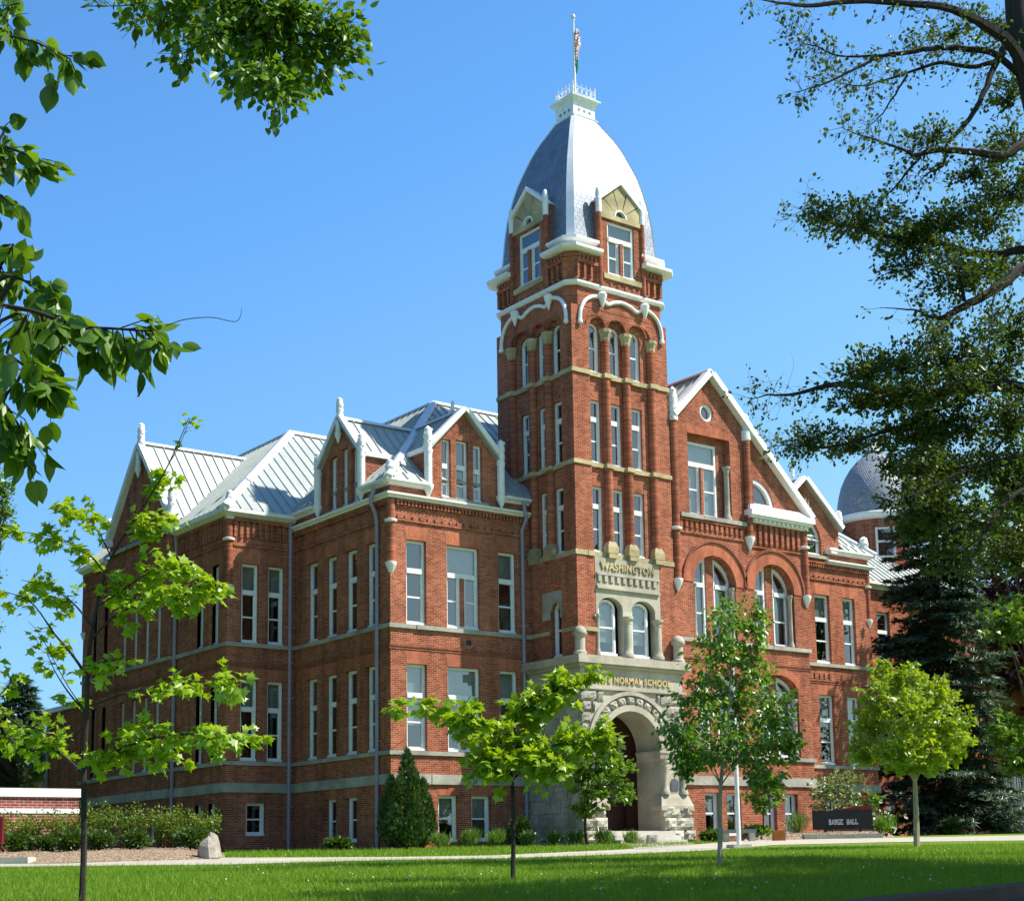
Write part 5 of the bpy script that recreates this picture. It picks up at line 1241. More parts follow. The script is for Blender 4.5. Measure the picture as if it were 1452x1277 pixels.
class Plant:
    def __init__(s, seed): s.w = MB(); s.P = []; s.D = []; s.r = random.Random(seed); s.seed = seed
    def rv(s): return Vector((s.r.gauss(0, 1), s.r.gauss(0, 1), s.r.gauss(0, 1))).normalized()
    def limb(s, path, r0, r1, n=7, k=5, wob=0.0):
        pp = smooth_path([tuple(p) for p in path], k); L = len(pp)
        if wob: pp = [p + s.rv()*wob*min(1, i*.5) for i, p in enumerate(pp)]
        s.w.tube(pp, [r0+(r1-r0)*i/(L-1) for i in range(L)], n); return pp
    def twigs(s, path, n, L, nl, t0=.15, rad=.006, droop=0.0, flat=1.0, sub=0, spreadr=.05, bias=None):
        m = len(path)-1
        for _ in range(n):
            t = t0+(1-t0)*s.r.random(); i = min(m-1, int(t*m)); p = path[i].lerp(path[i+1], t*m-i); ax = (path[i+1]-path[i]).normalized()
            d = s.rv(); d = d - ax*d.dot(ax)*.6; d.z *= flat; d = (d.normalized()*.85 + ax*.5 + Vector((0, 0, -droop)))
            if bias is not None: d += bias
            d.normalize(); l = L*s.r.uniform(.45, 1.15)
            q = p+d*l*.5+s.rv()*l*.06; e = p+d*l+Vector((0, 0, -droop*l*.35))
            s.w.tube([p, q, e], [rad, rad*.75, rad*.35], 3, False)
            for k in range(nl):
                u = s.r.uniform(.2, 1.05); b = p.lerp(q, u*2) if u < .5 else q.lerp(e, min(1.05, u*2-1))
                s.P.append(tuple(b+s.rv()*spreadr)); s.D.append(tuple(d+s.rv()*.5))
            for _k in range(sub): s.twigs([p, q, e], 1, L*.55, max(2, nl//2), .3, rad*.6, droop, flat, 0, spreadr)
    def clump(s, c, rad, n, nl, L, from_=None, droop=.1):
        c = Vector(c); rad = Vector(rad)
        for _ in range(n):
            v = s.rv()*(s.r.random()**.45); e = c+Vector((v.x*rad.x, v.y*rad.y, v.z*rad.z))
            b = e-(Vector((v.x, v.y, v.z*.6+.25)).normalized()*L) if from_ is None else e.lerp(Vector(from_), .3)
            s.w.tube([b, b.lerp(e, .6)+s.rv()*L*.08, e], [.007, .005, .002], 3, False)
            for k in range(nl):
                u = s.r.uniform(.25, 1.1); s.P.append(tuple(b.lerp(e, u)+s.rv()*L*.22)); s.D.append(tuple((e-b)+s.rv()*L*.6))
    def done(s, parent, bark, leaf, size, tmpl, wood='trunk', crown='crown', **kw):
        s.w.build(wood, bark, parent, True); return scatter(crown, leaf, parent, s.P, size, tmpl, s.seed, s.D, **kw)
def pth(d, *pts, to=None):
    """picture-traced path at depth d (or depth ramp d -> to)"""
    n = len(pts)-1; return [at(x, y, d+((to if to is not None else d)-d)*i/max(1, n)) for i, (x, y) in enumerate(pts)]

# ---- near sapling at the left
t = thing('maple_sapling', 'young maple with flat tiers of bright leaves at the left, dark trunk', 'tree', gpos(118, 15.4)); T = Plant(11); d = 15.4; g = t.location
T.limb([g-Vector((0, 0, .1)), at(119, 1200, d), at(119, 1100, d), at(123, 1010, d), at(126, 930, d), at(137, 860, d), at(158, 790, d), at(205, 715, d-.2), at(238, 660, d-.3), at(268, 592, d-.4)], .034, .003)
for pts, r, n, nl, L, dd in (
    (((118, 1097), (85, 1068), (48, 1045), (0, 1008), (-40, 985)), .022, 17, 5, .26, .9), (((120, 1088), (160, 1066), (220, 1045), (280, 1040), (342, 1040)), .018, 44, 6, .28, -1.0),
    (((119, 1075), (150, 1075), (200, 1062), (250, 1066)), .012, 20, 6, .24, -.4), (((125, 960), (100, 925), (77, 898), (42, 852), (-5, 836)), .018, 12, 5, .26, .7), (((123, 1010), (100, 985), (80, 955), (66, 925)), .012, 11, 5, .22, .3),
    (((134, 893), (104, 855), (68, 831), (30, 822)), .012, 14, 5, .24, .6), (((128, 1000), (170, 985), (230, 972), (290, 965), (342, 962)), .014, 20, 5, .24, -.8), (((127, 950), (150, 940), (182, 928)), .009, 10, 4, .2, -.4),
    (((130, 905), (170, 868), (225, 850), (262, 842), (305, 826)), .014, 36, 6, .28, -.7), (((137, 860), (165, 842), (210, 812), (250, 800)), .011, 28, 6, .26, -.2), (((150, 815), (125, 785), (80, 762), (15, 752)), .012, 20, 5, .22, .6),
    (((158, 790), (140, 755), (118, 728), (95, 718)), .009, 16, 5, .22, .4), (((175, 760), (205, 750), (235, 728)), .009, 18, 5, .22, -.3), (((205, 715), (220, 690), (240, 668)), .007, 10, 5, .18, -.1), (((238, 660), (255, 630), (270, 592)), .004, 3, 3, .12, -.1),
    (((120, 1030), (90, 1050), (40, 1030), (-10, 1050)), .010, 16, 5, .24, .8), (((0, 985), (15, 962), (-20, 940)), .007, 7, 5, .2, .5)):
    pp = T.limb(pth(d, *pts, to=d+dd), r, .003, 5); T.twigs(pp, int(n*1.45), L*.92, nl, .2, .003, .12, .45, spreadr=.045)
for pts in (((123, 1010), (95, 970), (60, 905), (40, 880)), ((126, 1000), (118, 960), (95, 905)), ((140, 850), (175, 800), (180, 760))): T.limb(pth(d, *pts), .006, .002, 4)
T.done(t, 'dark bark', 'maple leaf', .096, MAPLE, droop=.45, tilt=.5)

# ---- maple in the middle of the lawn
t = thing('maple_sapling', 'young maple standing alone in the middle of the lawn before the porch', 'tree', gpos(726, 20)); T = Plant(12); d = 20; g = t.location
T.limb([g-Vector((0, 0, .1)), at(728, 1180, d), at(727, 1120, d), at(724, 1070, d), at(735, 1010, d), at(770, 975, d)], .034, .008)
for pts, r, n, nl, L, dd in (
    (((726, 1100), (700, 1060), (665, 1030), (640, 1010), (600, 998), (562, 1000)), .014, 40, 7, .26, .4), (((724, 1070), (690, 1030), (660, 1015)), .010, 34, 7, .30, -.4), (((727, 1105), (770, 1065), (810, 1050), (855, 1045)), .014, 62, 7, .30, -.5),
    (((735, 1010), (765, 990), (795, 975)), .010, 46, 7, .30, .1), (((770, 975), (800, 962), (842, 955)), .007, 22, 6, .2, .2), (((726, 1095), (710, 1080), (690, 1075)), .009, 44, 7, .34, -.3), (((726, 1095), (760, 1082), (800, 1080)), .009, 56, 7, .34, -.7), (((728, 1040), (740, 1010), (750, 1000)), .009, 40, 7, .34, .5), (((726, 1080), (732, 1060), (745, 1040)), .008, 40, 7, .40, .2)):
    pp = T.limb(pth(d, *pts, to=d+dd), r, .003, 5); T.twigs(pp, n, L, nl, .2, .004, .18, .6, spreadr=.05)
T.done(t, 'dark bark', 'maple leaf', .12, MAPLE, droop=.5, tilt=.55)

# ---- birch-like tree
t = thing('birch_tree', 'slender tree with pale trunk and glossy dark green leaves before the porch right side', 'tree', gpos(1020, 24.4)); T = Plant(13); d = 24.4; g = t.location
lead = T.limb([g-Vector((0, 0, .1)), at(1021, 1180, d), at(1022, 1112, d), at(1030, 1040, d), at(1036, 960, d), at(1040, 880, d), at(1042, 838, d)], .045, .006)
for pts in (((1022, 1112), (995, 1070), (970, 1040), (955, 1020)), ((1022, 1112), (1000, 1050), (990, 1000)), ((1024, 1110), (1050, 1075), (1085, 1040), (1110, 1025)), ((1024, 1100), (1065, 1040), (1075, 990)), ((1030, 1040), (1010, 980), (1000, 930)), ((1033, 1000), (1060, 940), (1075, 890)), ((1024, 1095), (1035, 1060), (1030, 1010)), ((1034, 960), (1025, 900), (1020, 870))):
    pp = T.limb(pth(d, *pts, to=d+T.r.uniform(-.9, .9)), .014, .004, 5); T.twigs(pp, 34, .42, 8, .25, .004, .3, 1, spreadr=.07)
for x, y, rx, rz, n, dd in ((1040, 870, 34, 32, 24, 0), (1070, 880, 24, 36, 20, .2), (1015, 915, 34, 36, 26, -.2), (1065, 940, 42, 40, 36, .2), (990, 985, 44, 40, 42, -.2), (1045, 990, 52, 46, 50, .5), (1095, 1000, 38, 44, 36, -.3), (965, 1045, 32, 38, 34, .2), (1015, 1050, 46, 36, 44, -.6), (1075, 1060, 46, 38, 44, .3), (1120, 1050, 22, 36, 22, .1), (975, 1085, 24, 26, 20, .1), (1085, 1100, 34, 24, 28, -.2)):
    c = at(x, y, d+dd); k = d/FPX; T.clump(c, (rx*k, rx*k*1.1, rz*k), int(n*1.45), 9, .22)
T.done(t, 'pale bark', 'birch leaf', .080, OVAL, droop=.9, tilt=.8)

# ---- yellow-green maple
t = thing('round_maple', 'round yellow-green maple on the lawn right of the black name board', 'tree', gpos(1300, 37.9)); T = Plant(14); d = 37.9; g = t.location
T.limb([g-Vector((0, 0, .1)), at(1299, 1150, d), at(1297, 1100, d), at(1295, 1060, d), at(1292, 990, d)], .085, .02)
for k in range(9):
    a = 2*PI*k/9; e = at(1293+70*math.cos(a), 1040-55*(.4+.6*abs(math.sin(a*1.3))), d+1.2*math.sin(a)); T.limb([at(1297, 1110, d), at(1297, 1085, d).lerp(e, .4), e], .03, .008, 5)
for x, y, rx, rz, n, dd in ((1275, 962, 34, 32, 46, 0), (1255, 990, 38, 36, 50, -.4), (1325, 985, 36, 32, 46, .2), (1235, 1028, 34, 36, 50, .2), (1290, 1010, 46, 40, 60, -.9), (1345, 1030, 40, 40, 52, -.2), (1225, 1060, 26, 30, 34, -.2), (1270, 1062, 42, 34, 56, -1.0), (1325, 1065, 42, 34, 50, -.6), (1360, 1055, 24, 28, 28, .2), (1295, 1080, 50, 22, 44, -.2), (1290, 1000, 60, 46, 60, .9), (1340, 985, 22, 30, 20, .6), (1250, 950, 20, 18, 16, .3)):
    c = at(x, y, d+dd); k = d/FPX; T.clump(c, (rx*k, rx*k*1.1, rz*k), n, 10, .32)
T.done(t, 'pale bark', 'lime leaf', .12, MAPLE, droop=.3, tilt=.7)

def small_tree(name, label, cat, px, d, base_h, clumps, leaf, size, tmpl, bark, seed, r=.05, nl=9, L=.25, group=None, **kw):
    t = thing(name, label, cat, gpos(px, d), group); T = Plant(seed); g = t.location; top = at(clumps[0][0], clumps[0][1], d)
    T.limb([g-Vector((0, 0, .1)), g.lerp(Vector((g.x, g.y, top.z)), base_h), top], r, r*.3)
    st = g.lerp(Vector((g.x, g.y, top.z)), base_h)
    for x, y, rx, rz, n, dd in clumps:
        c = at(x, y, d+dd); k = d/FPX; T.limb([st, st.lerp(c, .5)+Vector((0, 0, .1)), c], r*.4, r*.1, 5); T.clump(c, (rx*k, rx*k*1.1, rz*k), n, nl, L)
    T.done(t, bark, leaf, size, tmpl, **kw); return t, T
small_tree('young_tree', 'small fresh green tree right beside the porch steps', 'tree', 832, 51.5, .35, ((850, 1065, 30, 22, 44, 0), (825, 1090, 30, 26, 46, -.2), (870, 1095, 34, 22, 46, .1), (850, 1120, 40, 26, 56, -.3), (830, 1145, 22, 18, 24, 0), (885, 1120, 22, 16, 24, .2)), 'tree leaf', .17, OVAL, 'dark bark', 21, .06, 10, .3, droop=.4)
small_tree('young_tree', 'little green tree in the mulch bed between the white pole and the name board', 'tree', 1084, 56.8, .4, ((1085, 1110, 20, 14, 26, 0), (1070, 1128, 16, 14, 22, 0), (1098, 1125, 16, 16, 22, .2), (1083, 1140, 20, 12, 22, -.1)), 'tree leaf', .16, OVAL, 'dark bark', 22, .04, 8, .25)
t, T = small_tree('dogwood', 'pale flowering dogwood shrub behind the name board', 'shrub', 1182, 58.5, .25, ((1185, 1105, 30, 20, 40, 0), (1165, 1122, 24, 22, 36, 0), (1205, 1115, 26, 22, 36, .2), (1185, 1138, 36, 18, 40, -.2)), 'dogwood leaf', .13, OVAL, 'bark', 23, .04, 8, .28)
rg = np.random.default_rng(5); idx = rg.choice(len(T.P), 130); scatter('blossom', 'blossom', t, np.array(T.P)[idx]+rg.normal(size=(130, 3))*.1, .10, ROUND, 6, None, 0, 1, .3)
small_tree('shrub', 'bright leafy shrub rising behind the right end of the name board', 'shrub', 1228, 58.2, .3, ((1225, 1138, 20, 12, 26, 0), (1240, 1132, 12, 10, 14, 0), (1222, 1152, 16, 10, 18, 0)), 'tree leaf', .15, OVAL, 'bark', 24, .03, 8, .22)
map_, _ = small_tree('maple_tree', 'green maple reaching in at the right edge before the octagonal window', 'tree', 1492, 64, .2, ((1480, 860, 60, 50, 90, 0), (1425, 885, 44, 34, 60, -1), (1520, 960, 70, 70, 90, 0), (1430, 1040, 34, 24, 50, -1.5), (1475, 1040, 50, 40, 70, 0), (1445, 1078, 30, 18, 32, -1), (1500, 780, 60, 60, 70, 2), (1560, 860, 80, 80, 90, 0), (1420, 1020, 20, 14, 20, -1.2), (1540, 700, 70, 50, 60, 0)), 'tree leaf', .24, MAPLE, 'bark', 25, .22, 8, .7)
pur, _ = small_tree('purple_tree', 'dark purple-leaved tree behind the spruce at the right', 'tree', 1500, 76, .3, ((1425, 740, 40, 50, 70, 0), (1400, 790, 44, 44, 70, 0), (1445, 800, 50, 60, 90, -1), (1400, 840, 40, 40, 60, -.5), (1440, 860, 60, 40, 80, 0), (1480, 760, 50, 60, 60, 0), (1420, 700, 16, 26, 20, 0), (1520, 800, 70, 80, 90, 0), (1600, 900, 90, 90, 90, -1), (1520, 960, 60, 70, 70, 0), (1500, 1050, 50, 60, 50, 1)), 'purple leaf', .26, OVAL, 'bark red', 26, .2, 9, .8)

# ---- spruce
def conifer(name, label, px, d, z_top, rbase, leaf, size, seed, whorls, per, droop=.35, lowest=.06, cat='tree'):
    t = thing(name, label, cat, gpos(px, d)); g = Vector(t.location); rnd = random.Random(seed); w_ = MB(); P, Dn = [], []
    h = z_top-g.z; w_.tube([g-Vector((0, 0, .1)), g+Vector((0, 0, h*.5)), g+Vector((0, 0, h))], [h*.014, h*.008, .01], 8)
    for i in range(whorls):
        t_ = lowest+(1-lowest)*(i/whorls); z = g.z+h*t_; L0 = rbase*(1-t_)**.68
        for k in range(per):
            a = rnd.uniform(0, 2*PI); L = L0*rnd.uniform(.6, 1.12)+.12; dv = Vector((math.cos(a), math.sin(a), 0)); sd_ = Vector((-dv.y, dv.x, 0)); p0 = g+Vector((0, 0, z-g.z))
            pts = [p0+dv*L*u+Vector((0, 0, -droop*L*u*(1.3-.75*u))) for u in (0, .35, .7, 1)]
            w_.tube(pts, [.03, .02, .012, .004], 4, False); n = max(5, int(L*13))
            for q in range(n):
                u = .12+.88*(q+rnd.random())/n; j = min(2, int(u*3)); b_ = pts[j].lerp(pts[j+1], u*3-j); wd = L*.30*(1-u*.65)
                for sg in (-1, 1):
                    P.append(tuple(b_+sd_*sg*rnd.uniform(0, wd)+Vector((0, 0, rnd.uniform(-.16, .02))))); Dn.append(tuple(dv*.8+sd_*sg*.55+Vector((0, 0, -.1))))
    w_.build('trunk', 'dark bark', t, True); scatter('crown', leaf, t, P, size, SPRAY, seed, Dn, droop=.25, spread=.35, tilt=.35)
conifer('spruce_tree', 'tall blue-green spruce with drooping boughs at the right end of the hall', 1348, 70, 22.5, 4.1, 'spruce needle', .46, 31, 40, 11, .5)
conifer('conifer_tree', 'far dark conifer at the left edge behind the sapling', 20, 120, 16.5, 4.2, 'spruce needle', .9, 32, 24, 8)

# ---- clipped conifer by the corner
t = thing('cypress_bush', 'dark green cone-shaped conifer at the lit corner of the hall', 'shrub', gpos(577, 50.6)); g = Vector(t.location); T = Plant(41); k = 50.6/FPX
T.w.tube([g, g+Vector((0, 0, 2.2))], [.07, .02], 6)
for _ in range(6500):
    u = T.r.random()**.9; lat, dy, r0, zt = T.r.choice(((-.5, 0, .36, 2.3), (-.5, 0, .36, 2.3), (.02, .1, .52, 3.15), (.02, .1, .52, 3.15), (.24, -.25, .40, 2.6), (.52, .05, .42, 2.2), (-.15, -.35, .46, 2.35), (.72, .1, .26, 1.55), (-.74, .1, .24, 1.6), (.28, -.45, .44, 1.7)))
    z = zt*u; r = r0*min(1, (u+.12)/.36)*(1-u)**.6*1.35*math.sqrt(T.r.uniform(.3, 1)); a = T.r.uniform(0, 2*PI); lat *= min(1, .62+u)
    v = RT*(lat+r*math.cos(a)) + FW*(dy+r*math.sin(a)); T.P.append((g.x+v.x, g.y+v.y, g.z+.03+z)); T.D.append((v.x*.3, v.y*.3, .9))
T.done(t, 'dark bark', 'cypress needle', .2, SPRAY, 'stem', 'foliage', droop=-.3, spread=.35)

# ---- bushes
def bush(name, label, px, d, w_, h, leaf, size, n, seed, tmpl=OVAL, group=None, up=.3, droop=.1, cat='shrub', lean=0, shell=.5, dz=0):
    t = thing(name, label, cat, gpos(px, d)+Vector((0, 0, dz)), group); g = Vector(t.location); T = Plant(seed)
    for i in range(7):
        a = T.r.uniform(0, 2*PI); r = w_*.3*T.r.random(); T.w.tube([g, g+Vector((r*math.cos(a)*.5, r*math.sin(a)*.5, h*.4)), g+Vector((r*math.cos(a), r*math.sin(a), h*.85))], [.014, .01, .004], 4, False)
    lumps = [(T.rv()*.35, T.r.uniform(.5, .8)) for _ in range(7)]
    for _ in range(n):
        c, rr = T.r.choice(lumps); v = T.rv()*(T.r.random()**shell)*rr+c; z = max(.02, h*.5+v.z*h*.5)
        T.P.append((g.x+v.x*w_*.5+lean*z, g.y+v.y*w_*.5, g.z+z)); T.D.append((v.x, v.y, v.z+up))
    T.done(t, 'dark bark', leaf, size, tmpl, 'stem', 'foliage', droop=droop); return t
bush('ball_bush', 'clipped dark ball-shaped bush behind the lawn maple', 738, 52.6, 1.0, 1.0, 'cypress needle', .13, 2600, 51, SPRAY, None, .2, -.1, 'shrub', 0, .22)
for i, (px, w_, h, lb) in enumerate(((622, .95, .42, 'grassy green tuft under the lit basement window, first right of the dark conifer'), (669, .7, .5, 'grassy green tuft standing alone under the shaded basement window'), (704, .85, .5, 'broad grassy tuft just left of the clipped ball bush'), (750, .65, .42, 'grassy tuft directly right of the lawn maple trunk'), (786, .55, .36, 'smallest grassy tuft in the row before the porch'), (818, .75, .46, 'grassy tuft left of the small tree by the porch'), (860, .85, .42, 'grassy tuft right of the small tree by the porch'), (894, .6, .36, 'last grassy tuft of the row, beside the stone blocks'))):
    bush('grass_tuft', lb, px, 52.2 if px > 640 else 50.4, w_, h, 'tuft leaf', .26, 420, 60+i, BLADE2 if False else ([(-.05, 0, 0), (.05, 0, 0), (.03, .6, 0), (0, 1, 0), (-.03, .6, 0)], [[0, 1, 2, 3, 4]]), 'grassy tufts along the front of the hall', 1.2, -.2, 'plant')
bush('low_bush', 'low green bush against the shaded side wall of the hall', 478, 51.6, 1.15, .42, 'shrub leaf', .11, 900, 71)
bush('low_bush', 'dark green low bush beside the right porch pier', 1012, 55.6, 1.0, .4, 'shrub leaf', .13, 800, 72)
bush('low_bush', 'green plants round the foot of the little tree in the mulch bed', 1078, 57.2, 1.5, .5, 'tree leaf', .15, 900, 73)
bush('tall_plant', 'tall pale grassy plants left of the name board', 1132, 57.6, 1.1, .95, 'tuft leaf', .3, 500, 74, ([(-.04, 0, 0), (.04, 0, 0), (0, 1, 0)], [[0, 1, 2]]), None, 1.4, -.3, 'plant')
t = bush('iris_clump', 'leafy clump with white flowers right of the name board', 1258, 57.6, 1.2, .75, 'tree leaf', .3, 600, 75, ([(-.05, 0, 0), (.05, 0, 0), (.03, .6, 0), (0, 1, 0), (-.03, .6, 0)], [[0, 1, 2, 3, 4]]), None, 1.2, -.3, 'plant')
g = Vector(t.location); rg = np.random.default_rng(3); scatter('blossom', 'blossom', t, np.array(g)[None]+rg.normal(size=(26, 3))*np.array([.35, .35, .08])+np.array([0, 0, .8]), .10, ROUND, 3, None, 0)
bush('low_bush', 'small dark bush deep in the shade under the spruce', 1352, 66, 1.0, .8, 'shrub leaf', .15, 700, 76)
for i, (px, w_, h, d, lb) in enumerate(((20, .85, .55, 39.6, 'leftmost dark rounded bush at the front of the rose hedge'), (62, .8, .5, 39.8, 'dark rounded bush left of the near sapling trunk'), (98, .8, .58, 39.4, 'dark rounded bush directly behind the near sapling trunk'), (140, 1.0, .62, 39.6, 'widest dark rounded bush, right of the near sapling trunk'), (198, .85, .6, 39.6, 'dark rounded bush in the middle of the rose hedge front'), (270, 1.0, .62, 39.6, 'dark rounded bush beside the pale boulder'))):
    bush('rounded_bush', lb, px, d+1.2, w_, h, 'shrub leaf', .085, 1300, 80+i, OVAL, 'dark bushes in front of the rose hedge', .2, dz=BED-.03)
for i, (px, h, lb) in enumerate(((-10, 1.2, 'tall rose bush at the left edge, in front of the garden wall'), (40, 1.15, 'tall rose bush in front of the garden wall, below its middle'), (88, 1.2, 'tall rose bush at the right end of the garden wall'), (135, 1.4, 'tall reddish-tipped rose bush just right of the near sapling'), (185, 1.35, 'tall rose bush in front of the far basement windows'), (235, 1.3, 'tall rose bush below the left downspout'), (284, 1.1, 'tall loose rose bush behind the pale boulder'))):
    h *= .84; t = thing('rose_bush', lb, 'shrub', gpos(px, 43)+Vector((0, 0, BED-.03)), 'tall rose bushes of the hedge'); T = Plant(90+i); g = Vector(t.location)
    for k in range(46):
        a = T.r.uniform(0, 2*PI); r = .62*math.sqrt(T.r.random()); hh = h*T.r.uniform(.65, 1.12); e = g+Vector((r*math.cos(a), r*math.sin(a), hh)); T.w.tube([g+(e-g)*.0+Vector((r*.5*math.cos(a), r*.5*math.sin(a), 0)), g.lerp(e, .5)+T.rv()*.04, e], [.012, .008, .003], 4, False)
        for q in range(36): u = T.r.uniform(.15, 1.0); T.P.append(tuple(g.lerp(e, u)+T.rv()*.12)); T.D.append(tuple(T.rv()+Vector((0, 0, .4))))
    T.done(t, 'bark red', 'red tip leaf', .075, OVAL, 'stem', 'foliage', droop=.1)

# ---- trees behind at the left
gar, _ = small_tree('garden_tree', 'pale green loose tree behind the garden wall at the left', 'tree', 30, 72, .3, ((30, 1050, 40, 30, 70, 0), (5, 1075, 40, 30, 60, 0), (60, 1080, 24, 26, 40, 0), (-20, 1040, 40, 40, 50, 0), (40, 1105, 40, 18, 40, 0)), 'dogwood leaf', .24, OVAL, 'pale bark', 101, .16, 8, .6)
pop, _ = small_tree('poplar_tree', 'tall thin-leaved tree at the left edge against the sky', 'tree', -40, 46, .3, ((-12, 690, 26, 50, 70, 0), (-5, 740, 28, 40, 60, 0), (-30, 620, 30, 60, 50, 0), (8, 715, 16, 40, 24, 0), (-30, 800, 40, 60, 60, 0), (-40, 900, 50, 60, 60, 0)), 'tree leaf', .13, OVAL, 'bark', 102, .14, 9, .5)

def sky_block_crown(tr, seed, n, d0, d1, z0, z1, leaf, off=3.8):  # unseen crowns added left of the view to hold sky light off the walls
    T = Plant(seed); g = Vector(tr.location)
    for k in range(n):
        d = T.r.uniform(d0, d1); c = FW*d + RT*(-.358*d - off - T.r.uniform(0, 12)) + Vector((0, 0, T.r.uniform(z0, z1)))
        T.limb([g+Vector((0, 0, 3)), (g+Vector((0, 0, 6))).lerp(c, .5), c], .10, .02, 5); T.clump(c, (3.2, 3.2, 2.4), 44, 7, .9)
    T.w.build('limb', 'bark', tr, True); scatter('crown', leaf, tr, T.P, .5, OVAL, seed, T.D)
sky_block_crown(pop, 131, 60, 32, 54, 4, 24, 'shrub leaf'); sky_block_crown(gar, 132, 44, 54, 78, 3, 22, 'shrub leaf', 6.5)

def shade_crown(tr, seed, cs, rad, leaf, size, n=44):
    T = Plant(seed); g = Vector(tr.location)
    for c in cs:
        c = Vector(c); T.limb([g+Vector((0, 0, 4)), (g+Vector((0, 0, 7))).lerp(c, .5), c], .10, .02, 5); T.clump(c, (rad, rad, rad*.8), n, 7, .8)
    T.w.build('limb', 'bark', tr, True); scatter('crown', leaf, tr, T.P, size, OVAL, seed, T.D)
shade_crown(pur, 141, ((76, 45.5, 14), (73.5, 45.5, 12), (79, 44, 15), (77, 45.5, 9.5), (74.5, 44.5, 17), (81, 43, 13), (79, 45, 11), (83, 42, 16), (76, 44, 18.5), (85, 43, 12), (72.5, 46.5, 9), (75, 45.5, 19), (78, 43.5, 23), (74, 47, 16), (76.5, 44.5, 21.5), (80, 42, 20), (82, 44, 23), (78, 45.5, 17.5), (73, 47.5, 13), (71.7, 47, 16), (72.5, 46, 19.5), (70.8, 47.5, 14), (74.5, 44.5, 22), (73, 45, 24), (70.5, 48.2, 11.5)), 3.0, 'purple leaf', .55, 60)  # mostly unseen clumps added to the purple tree to keep sun off side hall
shade_crown(map_, 142, (at(1412, 715, 66), at(1445, 690, 67), at(1400, 765, 65.5), at(1450, 755, 66), at(1480, 700, 66), at(1475, 800, 65)), 1.7, 'tree leaf', .3, 26)

# ---- linden whose boughs hang into the top left
t = thing('linden_tree', 'leafy linden boughs hanging into the top left corner close to the camera', 'tree', (FW*6.3+RT*-3.9).to_tuple()[:2]+(gz(6.3),)); T = Plant(111); g = Vector(t.location)
tk = T.limb([g-Vector((0, 0, .1)), g+Vector((.05, 0, 2)), g+Vector((.0, .1, 4)), g+Vector((.1, 0, 6.5)), g+Vector((0, .1, 9))], .19, .07, 10)
def bough(pts, d, to, r, n, nl, L, size_sp=.05, start=None, droop=.25):
    path = pth(d, *pts, to=to)
    if start is not None: path = [Vector((g.x, g.y, g.z+start))]+path
    pp = T.limb(path, r, .003, 6); sk = int(len(pp)*.3) if start is not None else 0
    T.twigs(pp[sk:], n, L, nl, .05, .0028, droop, .7, spreadr=size_sp); return pp
bough(((-40, 418), (0, 432), (50, 442), (110, 462), (165, 466), (218, 470)), 4.7, 4.5, .011, 46, 4, .13, .02, 2.0, .5)
T.limb(pth(4.5, (235, 462), (262, 453), (300, 450), (332, 456), (341, 448), (342, 437)), .0022, .0008, 4)
bough(((-30, 470), (10, 500), (50, 530), (70, 540)), 4.3, 4.3, .007, 22, 4, .12, .02, 1.9, .5)
bough(((-30, 540), (5, 570), (25, 600), (35, 615)), 4.5, 4.5, .006, 18, 4, .11, .02, 1.9, .7)
bough(((-40, 375), (0, 385), (40, 400), (75, 412)), 4.9, 4.8, .006, 20, 4, .11, .02, 2.1, .3)
bough(((-40, 195), (0, 205), (40, 220), (78, 236)), 6.2, 6.1, .008, 22, 4, .11, .02, 3.0, .3)
bough(((-40, 250), (-5, 272), (18, 292)), 6.0, 6.0, .006, 8, 3, .11, .02, 2.8, .4)
bough(((-40, 40), (10, 50), (55, 62), (100, 84)), 6.2, 6.0, .008, 22, 4, .12, .02, 3.6, .3)
bough(((-30, 2), (5, 8), (28, 5)), 6.2, 6.0, .006, 7, 3, .1, .02, 3.8, .3)
T.done(t, 'dark bark', 'linden leaf', .070, LEAF, droop=.6, tilt=.6, spread=.5)
T = Plant(112)
pp = bough(((172, -140), (272, -60), (330, 0), (377, 45), (415, 63), (452, 71), (482, 66)), 9.0, 9.0, .02, 100, 8, .30, .05, 6.2, .08)
for pts, n in ((((330, 0), (302, 15), (272, 46), (264, 89)), 24), (((415, 63), (397, 93), (392, 117), (404, 141)), 26), (((377, 45), (427, 31), (462, 29), (500, 32)), 18), (((377, 45), (352, 70), (347, 109)), 26), (((442, 71), (437, 93), (427, 117)), 16), (((272, -60), (222, -10), (187, 7), (122, 9)), 18), (((330, 0), (372, 6), (412, 15)), 34), (((302, -30), (262, 7), (227, 23)), 26), (((352, 23), (322, 39), (302, 62)), 26), (((402, 58), (372, 78), (367, 117)), 18)):
    bough(pts, 9.0, 9.0+T.r.uniform(-.6, .6), .007, int(n*1.5), 8, .22, .05, None, .08)
for pts in (((204, 7), (194, 31), (172, 56)), ((227, 31), (220, 46), (216, 62)), ((200, 7), (210, 40))): T.limb(pth(9, *pts), .003, .001, 4)
T.done(t, 'dark bark', 'linden leaf', .057, LEAF, 'bough', droop=.55, tilt=.7, spread=.5)

